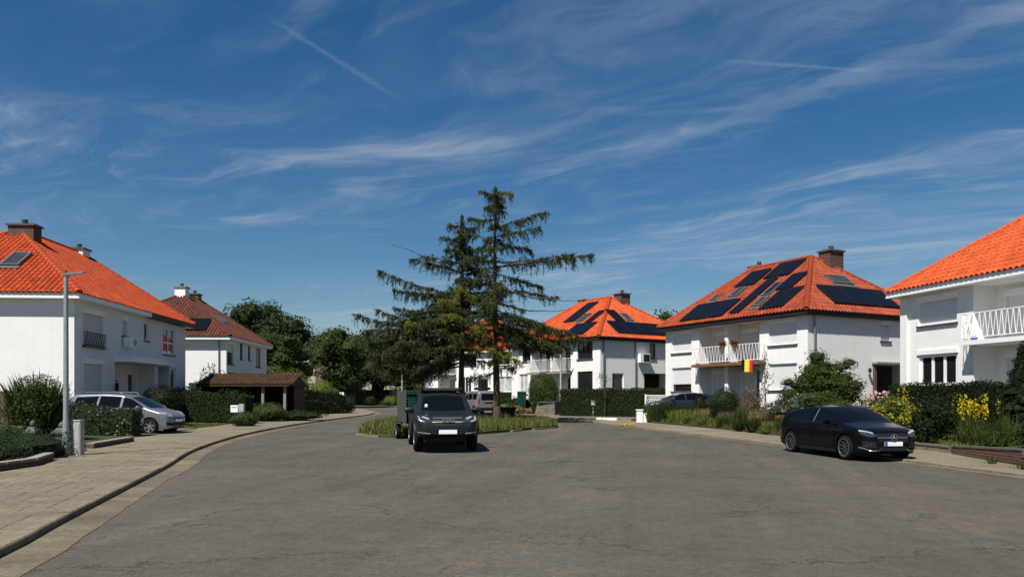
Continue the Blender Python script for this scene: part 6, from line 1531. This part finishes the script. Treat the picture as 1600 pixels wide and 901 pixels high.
# ---- dark blue car in the right-hand drive
def saloon():
    root = empty('blue_car', (0, 0, 0))
    c = Car(top=[(-2.2, .75), (-2.18, 1.0), (-2.0, 1.10), (-1.5, 1.38), (-.5, 1.48), (.25, 1.42), (.6, 1.28), (1.2, 1.0), (1.9, .88), (2.15, .75), (2.2, .55)],
            bot=[(-2.2, .38), (-2.0, .2), (2.0, .2), (2.2, .3)], plan=[(-2.2, .66), (-2.0, .82), (-1.3, .88), (1.3, .88), (1.9, .78), (2.2, .52)],
            prof=[(.15, .93), (.3, .985), (.55, 1.0), (.9, .965), (1.0, .94), (1.45, .75), (1.6, .7)], rtop=.085, crown=.035)
    c.body('body', 'paint_blue', root, [(1.35, .36), (-1.35, .36)])
    for sg in (1, -1):
        c.patch('side_window', [(.98, 1.02), (.38, 1.33), (.08, 1.37), (.04, .99)], 'car_glass', root, sign=sg); c.patch('side_window', [(-.06, .99), (-.03, 1.38), (-.95, 1.36), (-1.35, 1.18), (-1.3, 1.05)], 'car_glass', root, sign=sg)
        c.patch('headlight', [(sg*.5, .70), (sg*.54, .78), (sg*.80, .84), (sg*.80, .74)], 'lamp_glass', root, view='front', off=.01, step=.04)
        mirror(root, .80, sg*.97, 1.04, 'paint_blue', 1.0, sg)
        for x in (1.35, -1.35): wheel(root, x, sg*.775, .325, .2, 'alloy', 5, sg, .66, .18)
    c.patch('windscreen', [(1.16, -.60), (1.24, 0), (1.16, .60), (.42, .54), (.36, 0), (.42, -.54)], 'car_glass', root, view='top', off=.008)
    return root
bc = saloon(); tag(bc, 'dark blue car in the right drive, mostly hidden by garden plants', 'car')
put(bc, 9.75, 44.2, math.atan2(-.12, -1), .95, g(44)+.32)
# ------------------------------------------------------------------ street furniture and garden things
def cyl(name, pts, r, m, parent=None, n=10): 
    mb = MB(); mb.tube(pts, r, n); return mb.build(name, m, parent, smooth=True)
lp = tag(empty('street_lamp', (-12.05, 20.75, g(20.75)+.09)), 'grey steel street lamp at the left pavement edge', 'street lamp')
cyl('post', [(0, 0, -.1), (0, 0, .9), (0, 0, 1.0), (0, 0, 4.86)], [.085, .085, .07, .055], 'galvanised', lp, 14)
mb = MB(); mb.hexa([(-.07, -.07, 4.84), (.50, -.05, 4.93), (.50, .05, 4.93), (-.07, .07, 4.84), (-.05, -.05, 4.92), (.48, -.03, 4.97), (.48, .03, 4.97), (-.05, .05, 4.92)]); hd = mb.build('lamp_head', 'lead', lp)
mb = MB(); mb.hexa([(.12, -.045, 4.862), (.46, -.04, 4.915), (.46, .04, 4.915), (.12, .045, 4.862), (.12, -.045, 4.872), (.46, -.04, 4.925), (.46, .04, 4.925), (.12, .045, 4.872)]); mb.build('lamp_glass', 'lamp_glass', hd)
cyl('photocell', [(-.01, 0, 4.90), (-.01, 0, 5.0)], .03, 'lead', hd, 8)
cb = tag(empty('utility_cabinet', (-11.85, 20.95, g(20.9)+.09)), 'narrow pale grey utility cabinet right of the lamp post', 'cabinet')
cabox(cb, 'case', -.13, .13, -.10, .10, -.05, .92, 'cabinet_grey', .008); cabox(cb, 'lid', -.145, .145, -.115, .115, .92, .96, 'cabinet_grey', .008); cabox(cb, 'door', -.10, .10, -.112, -.101, .05, .86, 'cabinet_grey', .004)
def stone_post(x, y, w, h, label):
    r = tag(empty('stone_post', (x, y, zl(x, y))), label, 'stone post'); cabox(r, 'shaft', -w/2, w/2, -w/2, w/2, -.1, h, 'old_stone', .015)
    mb = MB(); e = w*.68; mb.hexa([(-e, -e, h), (e, -e, h), (e, e, h), (-e, e, h), (-e, -e, h+.06), (e, -e, h+.06), (e, e, h+.06), (-e, e, h+.06)]); mb.hexa([(-e*.8, -e*.8, h+.06), (e*.8, -e*.8, h+.06), (e*.8, e*.8, h+.06), (-e*.8, e*.8, h+.06), (-e*.45, -e*.45, h+.17), (e*.45, -e*.45, h+.17), (e*.45, e*.45, h+.17), (-e*.45, e*.45, h+.17)]); mb.build('cap', 'old_stone', r)
    mb = MB(); mb.lathe([(.03, 0), (w*.26, .04), (w*.28, .09), (w*.15, .15), (.01, .18)], (0, 0, h+.17), 12); mb.build('finial', 'old_stone', r, smooth=True)
stone_post(-12.95, 20.75, .24, .60, 'stone post with stepped cap nearest the lamp post'); stone_post(-13.25, 22.6, .30, .48, 'lower, wider stone post behind the lamp post')
gp_ = tag(empty('garden_screen', (-15.9, 23.6, .2)), 'openwork concrete garden screen at the left picture edge', 'garden screen')
cabox(gp_, 'rail', -.9, .9, -.04, .04, .55, .62, 'old_stone', .005); cabox(gp_, 'plinth', -.9, .9, -.05, .05, -.1, .22, 'old_stone', .005)
for i in range(8):
    x = -.8+.2*i; cyl('strut', [(x, 0, .2), (x+.2 if i % 2 else x-.02, 0, .56)], .025, 'old_stone', gp_, 5)
fn = tag(empty('plank_fence', (-21.5, 28.2, .4)), 'brown plank fence between the gable wall and the feathery shrub', 'fence')
for i in range(48): cabox(fn, 'plank', -3.0+.125*i, -2.89+.125*i, -.012+random.uniform(-.004, .004), .012, 0, 1.52+random.uniform(-.012, .012), 'fence_wood', 0)
for z in (.3, 1.2): cabox(fn, 'rail', -3.0, 3.0, .014, .06, z, z+.08, 'fence_wood', 0)
for x in (-3, -1, 1, 2.96): cabox(fn, 'post', x-.04, x+.04, .062, .14, -.3, 1.55, 'fence_wood', 0)
def edging(name, label, line, h, w, zf, bm_, cope=None, cat='low wall'):
    r = tag(empty(name, (line[0][0], line[0][1], 0)), label, cat); mb = MB(); mc = []
    for (a, b) in zip(line[:-1], line[1:]):
        a, b = np.array(a), np.array(b); d = (b-a)/np.linalg.norm(b-a); n = np.array([-d[1], d[0]])*w/2; o = np.array(line[0])
        ha = h if not isinstance(h, tuple) else h[0]; hb_ = h if not isinstance(h, tuple) else h[1]
        q = lambda p, s_, z: (*(p+n*s_-o), z)
        mb.hexa([q(a, -1, zf(*a)-.15), q(b, -1, zf(*b)-.15), q(b, 1, zf(*b)-.15), q(a, 1, zf(*a)-.15), q(a, -1, zf(*a)+ha), q(b, -1, zf(*b)+hb_), q(b, 1, zf(*b)+hb_), q(a, 1, zf(*a)+ha)])
        if cope:
            L_ = np.linalg.norm(b-a); k = max(1, int(L_/.5))
            for i in range(k):
                p0, p1 = a+(b-a)*(i/k+.004), a+(b-a)*((i+1)/k-.004); h0 = ha+(hb_-ha)*i/k; h1_ = ha+(hb_-ha)*(i+1)/k; m2 = MB(); z0, z1 = zf(*p0)+h0, zf(*p1)+h1_
                m2.hexa([q(p0, -1.15, z0+.002), q(p1, -1.15, z1+.002), q(p1, 1.15, z1+.002), q(p0, 1.15, z0+.002), q(p0, -1.15, z0+.05), q(p1, -1.15, z1+.05), q(p1, 1.15, z1+.05), q(p0, 1.15, z0+.05)]); mc.append(m2)
    mb.build('masonry', bm_, r)
    for m2 in mc: m2.build('coping_stone', cope, r)
    return r
edging('brick_edging', 'low red-brown brick edging with coping along the left garden', [(-11.15, 15.2), (-11.2, 17.9), (-11.75, 19.5)], .14, .2, lambda x, y: g(y)+.09, 'red_brick', 'concrete')
edging('brick_edging', 'short brick bed edging behind the utility cabinet', [(-12.75, 23.2), (-13.1, 26.4)], .12, .2, lambda x, y: g(y)+.09, 'red_brick', 'concrete')
edging('brick_garden_wall', 'low red brick garden wall at the right pavement', [(12.10, 15.0), (12.2, 18.2), (12.48, 21.6)], (.36, .20), .22, lambda x, y: g(y)+.06, 'red_brick', 'old_stone')
edging('stone_edging', 'flat stone bed edging behind the nose of the black car', [(12.65, 22.0), (12.0, 26.6)], .14, .28, lambda x, y: g(y)+.06, 'rubble_stone', 'old_stone')
# letterbox beside the hedge
lb = tag(empty('letterbox', (-13.75, 38.6, zl(-13.75, 38.6))), 'white letterbox on a pale pillar at the end of the left hedge', 'letterbox')
cabox(lb, 'pillar', .05, .30, -.12, .12, -.1, 1.05, 'cabinet_grey', .01); cabox(lb, 'box', -.35, .03, -.14, .14, .62, .98, 'white_paint', .015); cabox(lb, 'slot', -.30, -.02, -.146, -.139, .86, .89, 'black_plastic', 0)
# carport
cp = tag(empty('carport', (-15.9, 46.4, zl(-15.9, 46.4))), 'open wooden carport with brown tiled roof below the far left house', 'carport')
for x in (-2.4, -.55, 1.15, 2.45): 
    for y in (-.9, 2.4): cabox(cp, 'post', x-.08, x+.08, y-.08, y+.08, -.2, 1.92, 'concrete' if y < 0 and x > 0 else 'wood_dark', .01)
mb = MB(); mb.hexa([(-2.7, -1.2, 1.92), (2.8, -1.2, 1.92), (2.8, .75, 2.52), (-2.7, .75, 2.52), (-2.7, -1.2, 2.02), (2.8, -1.2, 2.02), (2.8, .75, 2.60), (-2.7, .75, 2.60)]); mb.hexa([(-2.7, .76, 2.52), (2.8, .76, 2.52), (2.8, 2.7, 1.92), (-2.7, 2.7, 1.92), (-2.7, .76, 2.60), (2.8, .76, 2.60), (2.8, 2.7, 2.02), (-2.7, 2.7, 2.02)]); rf = mb.build('roof', 'tile_brown', cp)
S_, up_ = Vector((1, 0, 0)), Vector((0, 1.95, .59)); T_ = up_.normalized(); me = tile_mesh((-2.7, -1.2, 2.02), S_, T_, S_.cross(T_), 5.5, up_.length, []); me.materials.append(MATS['tile_brown']); tag(link('roof_tiles', me, rf), kind='stuff')
cabox(cp, 'back_wall', -2.6, 2.7, 2.35, 2.43, -.2, 2.0, 'wood_dark', 0); mb = MB(); mb.add([(2.72, -1.1, 1.95), (2.72, .75, 2.5), (2.72, 2.6, 1.95), (2.78, -1.1, 1.95), (2.78, .75, 2.5), (2.78, 2.6, 1.95)], [(0, 1, 2), (5, 4, 3), (0, 3, 4, 1), (1, 4, 5, 2), (2, 5, 3, 0)]); mb.build('gable_board', 'wood_dark', cp); cabox(cp, 'side_wall', 2.62, 2.70, .2, 2.34, -.2, 1.93, 'wood_dark', 0); cabox(cp, 'side_wall', -2.6, -2.52, -.8, 2.34, -.2, 1.93, 'wood_dark', 0)
# sign, lamps, bins, mailbox, lattice
sg_ = tag(empty('white_sign', (-13.9, 62.6, g(62)+.3)), 'small white board beyond the end of the left hedge', 'sign'); cabox(sg_, 'board', -.2, .2, -.02, .02, .55, 1.35, 'sign_white', .005); cyl('post', [(0, .03, -.2), (0, .03, 1.3)], .03, 'galvanised', sg_, 6)
for (x, y, top, lab) in ((-11.6, 81, 4.4, 'thin distant street lamp left of the spruces'), (3.55, 56.0, 4.9, 'slim pale street lamp between the tall bush and the clipped hedge')):
    s_ = tag(empty('street_lamp', (x, y, g(y)+.06)), lab, 'street lamp'); cyl('post', [(0, 0, 0), (0, 0, top)], [.075, .05], 'cabinet_grey', s_, 8); mb = MB(); mb.hexa([(-.05, -.05, top), (.4, -.05, top+.06), (.4, .05, top+.06), (-.05, .05, top), (-.05, -.05, top+.07), (.4, -.05, top+.10), (.4, .05, top+.10), (-.05, .05, top+.07)]); mb.build('lamp_head', 'galvanised', s_)
def wheelie(x, y, m, label, s=1.0, z=None):
    r = tag(empty('wheelie_bin', (x, y, z if z is not None else g(y)+.1)), label, 'bin'); w = .28*s; h = .95*s; mb = MB()
    mb.hexa([(-w*.8, -w*.8, .06), (w*.8, -w*.8, .06), (w*.8, w*.8, .06), (-w*.8, w*.8, .06), (-w, -w, h), (w, -w, h), (w, w, h), (-w, w, h)]); mb.build('tub', m, r)
    mb = MB(); mb.hexa([(-w*1.06, -w*1.1, h+.002), (w*1.06, -w*1.1, h+.002), (w*1.06, w*1.1, h+.002), (-w*1.06, w*1.1, h+.002), (-w, -w, h+.06), (w, -w, h+.06), (w*.95, w, h+.10), (-w*.95, w, h+.10)]); mb.build('lid', m, r)
    for sx in (-1, 1): mb = MB(); mb.lathe([(.09, -.03), (.09, .03)], (0, 0, 0), 12, axis='y'); mb.v = [(sx*w*.85+v[1], w*.9+v[0], .09+v[2]) for v in mb.v]; mb.build('bin_wheel', 'rubber', r)
wheelie(.75, 58.9, 'green_plastic', 'dark green bin beside the tall rounded bush', 1.25, g(58.9)+.45); wheelie(3.25, 53.5, 'black_plastic', 'black bin at the left end of the clipped hedge', .95)
sw = tag(empty('stone_wall', (2.3, 54.9, g(54.9)+.05)), 'sloping rubble stone wall left of the black bin', 'wall'); mb = MB(); mb.hexa([(-.75, -.2, -.1), (.75, -.35, -.1), (.75, .15, -.1), (-.75, .25, -.1), (-.45, -.12, .85), (.72, -.25, .92), (.72, .12, .92), (-.45, .18, .85)]); mb.build('masonry', 'rubble_stone', sw); cabox(sw, 'coping', -.48, .75, -.28, .2, .86, .95, 'old_stone', .01)
mbx = tag(empty('mailbox', (5.45, 51.6, g(51.6)+.06)), 'small pale mailbox on a thin post before the clipped hedge', 'mailbox'); cyl('post', [(0, 0, 0), (0, 0, .95)], .03, 'cabinet_grey', mbx, 6); cabox(mbx, 'box', -.13, .13, -.10, .10, .75, 1.02, 'cabinet_grey', .01); mb = MB(); mb.add([(-.15, -.12, 1.02), (.15, -.12, 1.02), (.15, .12, 1.02), (-.15, .12, 1.02), (-.15, 0, 1.13), (.15, 0, 1.13)], [(0, 1, 5, 4), (2, 3, 4, 5), (0, 4, 3), (1, 2, 5), (3, 2, 1, 0)]); mb.build('roof', 'lead', mbx)
lt = tag(empty('lattice_fence', (8.95, 47.0, .85)), 'white lattice fence between hedge and flag house', 'fence')
for i in range(12):
    for k_ in (1, -1): 
        x = -.6+.11*i; cyl('slat', [(x-.16*k_, .012*k_, .0), (x+.16*k_, .012*k_, .95)], .018, 'white_paint', lt, 4)
cabox(lt, 'rail', -.75, .75, -.03, .03, .95, 1.0, 'white_paint', 0); cabox(lt, 'rail', -.75, .75, -.03, .03, -.05, 0, 'white_paint', 0)
for x in (-.78, .78): cabox(lt, 'post', x-.04, x+.04, -.04, .04, -.6, 1.05, 'white_paint', 0)
wp_ = tag(empty('white_gate_pillar', (7.1, 42.5, g(42.5)+.05)), 'short white gate pillar before the dark blue car', 'pillar'); cabox(wp_, 'shaft', -.20, .12, -.2, .2, -.1, .66, 'render_white', .01); cabox(wp_, 'cap', -.23, .15, -.23, .23, .66, .72, 'render_white', .01); cabox(wp_, 'side_block', .14, .34, -.15, .15, -.1, .5, 'render_white', .01)
L = Leaves(); blob(L, (0, 0, .02), (.38, .2, .09), 500, .06, 140, .2, .5, .8)
tag(link('kerb_weed', L.mesh('kerb_weed', 'leaf_yellow'), None, (5.9, 38.8, g(38.8)+.06)), 'flat yellow weed patch on the kerb near the white pillar', 'weed')
lw = tag(empty('white_edging', (5.6, 45.6, g(45.6)+.05)), 'thin white kerb edging left of the white pillar', 'edging')
for i in range(3): cabox(lw, 'edging_block', -.9+.62*i, -.3+.62*i, -.06, .06, 0, .14, 'render_white', .008)
lw.rotation_euler = (0, 0, -1.0)
# rusty garden things
rb = tag(empty('corten_planter', (10.55, 28.9, zr(10.55, 28.9))), 'rusty steel planter box just behind the black car', 'planter'); cabox(rb, 'box', -.25, .25, -.25, .25, -.05, .72, 'corten', .01); cabox(rb, 'soil', -.22, .22, -.22, .22, .70, .735, 'soil', 0)
rl = tag(empty('corten_bowl', (11.0, 31.4, zr(11, 31.4)+.48)), 'rusty round bowl among the plants left of the planter', 'bowl'); mb = MB(); mb.lathe([(.04, -.18), (.16, -.15), (.27, 0), (.22, .11), (.09, .15)], (0, 0, 0), 18); mb.build('shell', 'corten', rl, smooth=True); cyl('stand', [(0, 0, -.7), (0, 0, -.2)], .05, 'corten', rl, 8)
rs = tag(empty('corten_edging', (10.15, 28.2, g(28.2)+.05)), 'low rusty edging plate at the pavement behind the black car', 'edging'); cabox(rs, 'plate', -.3, .3, -.02, .02, 0, .16, 'corten', .004)
# flower pots hung on the balcony railing
def world4(a, b, z): q = h4.P(a, b, z); return (q[0]+14.63, q[1]+38, q[2]+.80)
for a_, lab in ((5.35, 'left flower pot hanging on the white balcony railing'), (4.45, 'right flower pot on the white balcony railing, nearer the flag')):
    r = tag(empty('flower_pot', world4(a_, -.60, 4.42)), lab, 'flower pot'); mb = MB(); mb.lathe([(.12, 0), (.17, .17), (.18, .18)], (0, 0, 0), 12); mb.build('pot', 'terracotta', r)
    L = Leaves(); blob(L, (0, 0, .24), (.24, .24, .15), 300, .06, 150, .2, .5, .5); link('foliage', L.mesh('foliage', 'leaf_mid'), r); mb = MB()
    for i in range(14): q = RNG.normal(0, .11, 3); mb.lathe([(.0, -.02), (.04, 0), (.0, .02)], (q[0], q[1], .32+abs(q[2])*.5), 6)
    mb.build('blooms', 'petal_red', r)
# wheelbarrow-like cart behind the spruce
wb = tag(empty('garden_cart', (-.25, 46.2, g(46.2)+.1)), 'dark garden cart just right of the spruce trunk', 'cart'); mb = MB(); mb.hexa([(-.35, -.3, .3), (.35, -.3, .3), (.35, .3, .3), (-.35, .3, .3), (-.5, -.4, .72), (.55, -.4, .72), (.55, .4, .72), (-.5, .4, .72)]); mb.build('tub', 'black_plastic', wb); mb = MB(); mb.lathe([(.18, -.04), (.18, .04)], (.25, 0, .18), 14, axis='y'); mb.build('wheel', 'rubber', wb); cyl('handle', [(-.3, 0, .3), (-.95, 0, .75)], .025, 'galvanised', wb, 6); cyl('leg', [(-.3, .2, .32), (-.35, .2, 0)], .02, 'galvanised', wb, 5)
# far brick block above the trees
fb = tag(empty('brick_block', (-28.6, 118, g(118))), 'plain brown brick building top above the trees, left of centre', 'building'); cabox(fb, 'wall', -1.6, 1.5, 0, 6, -1, 9.5, 'brown_brick', 0); cabox(fb, 'roof', -1.8, 1.7, -.2, 6.2, 9.5, 9.75, 'lead', 0)
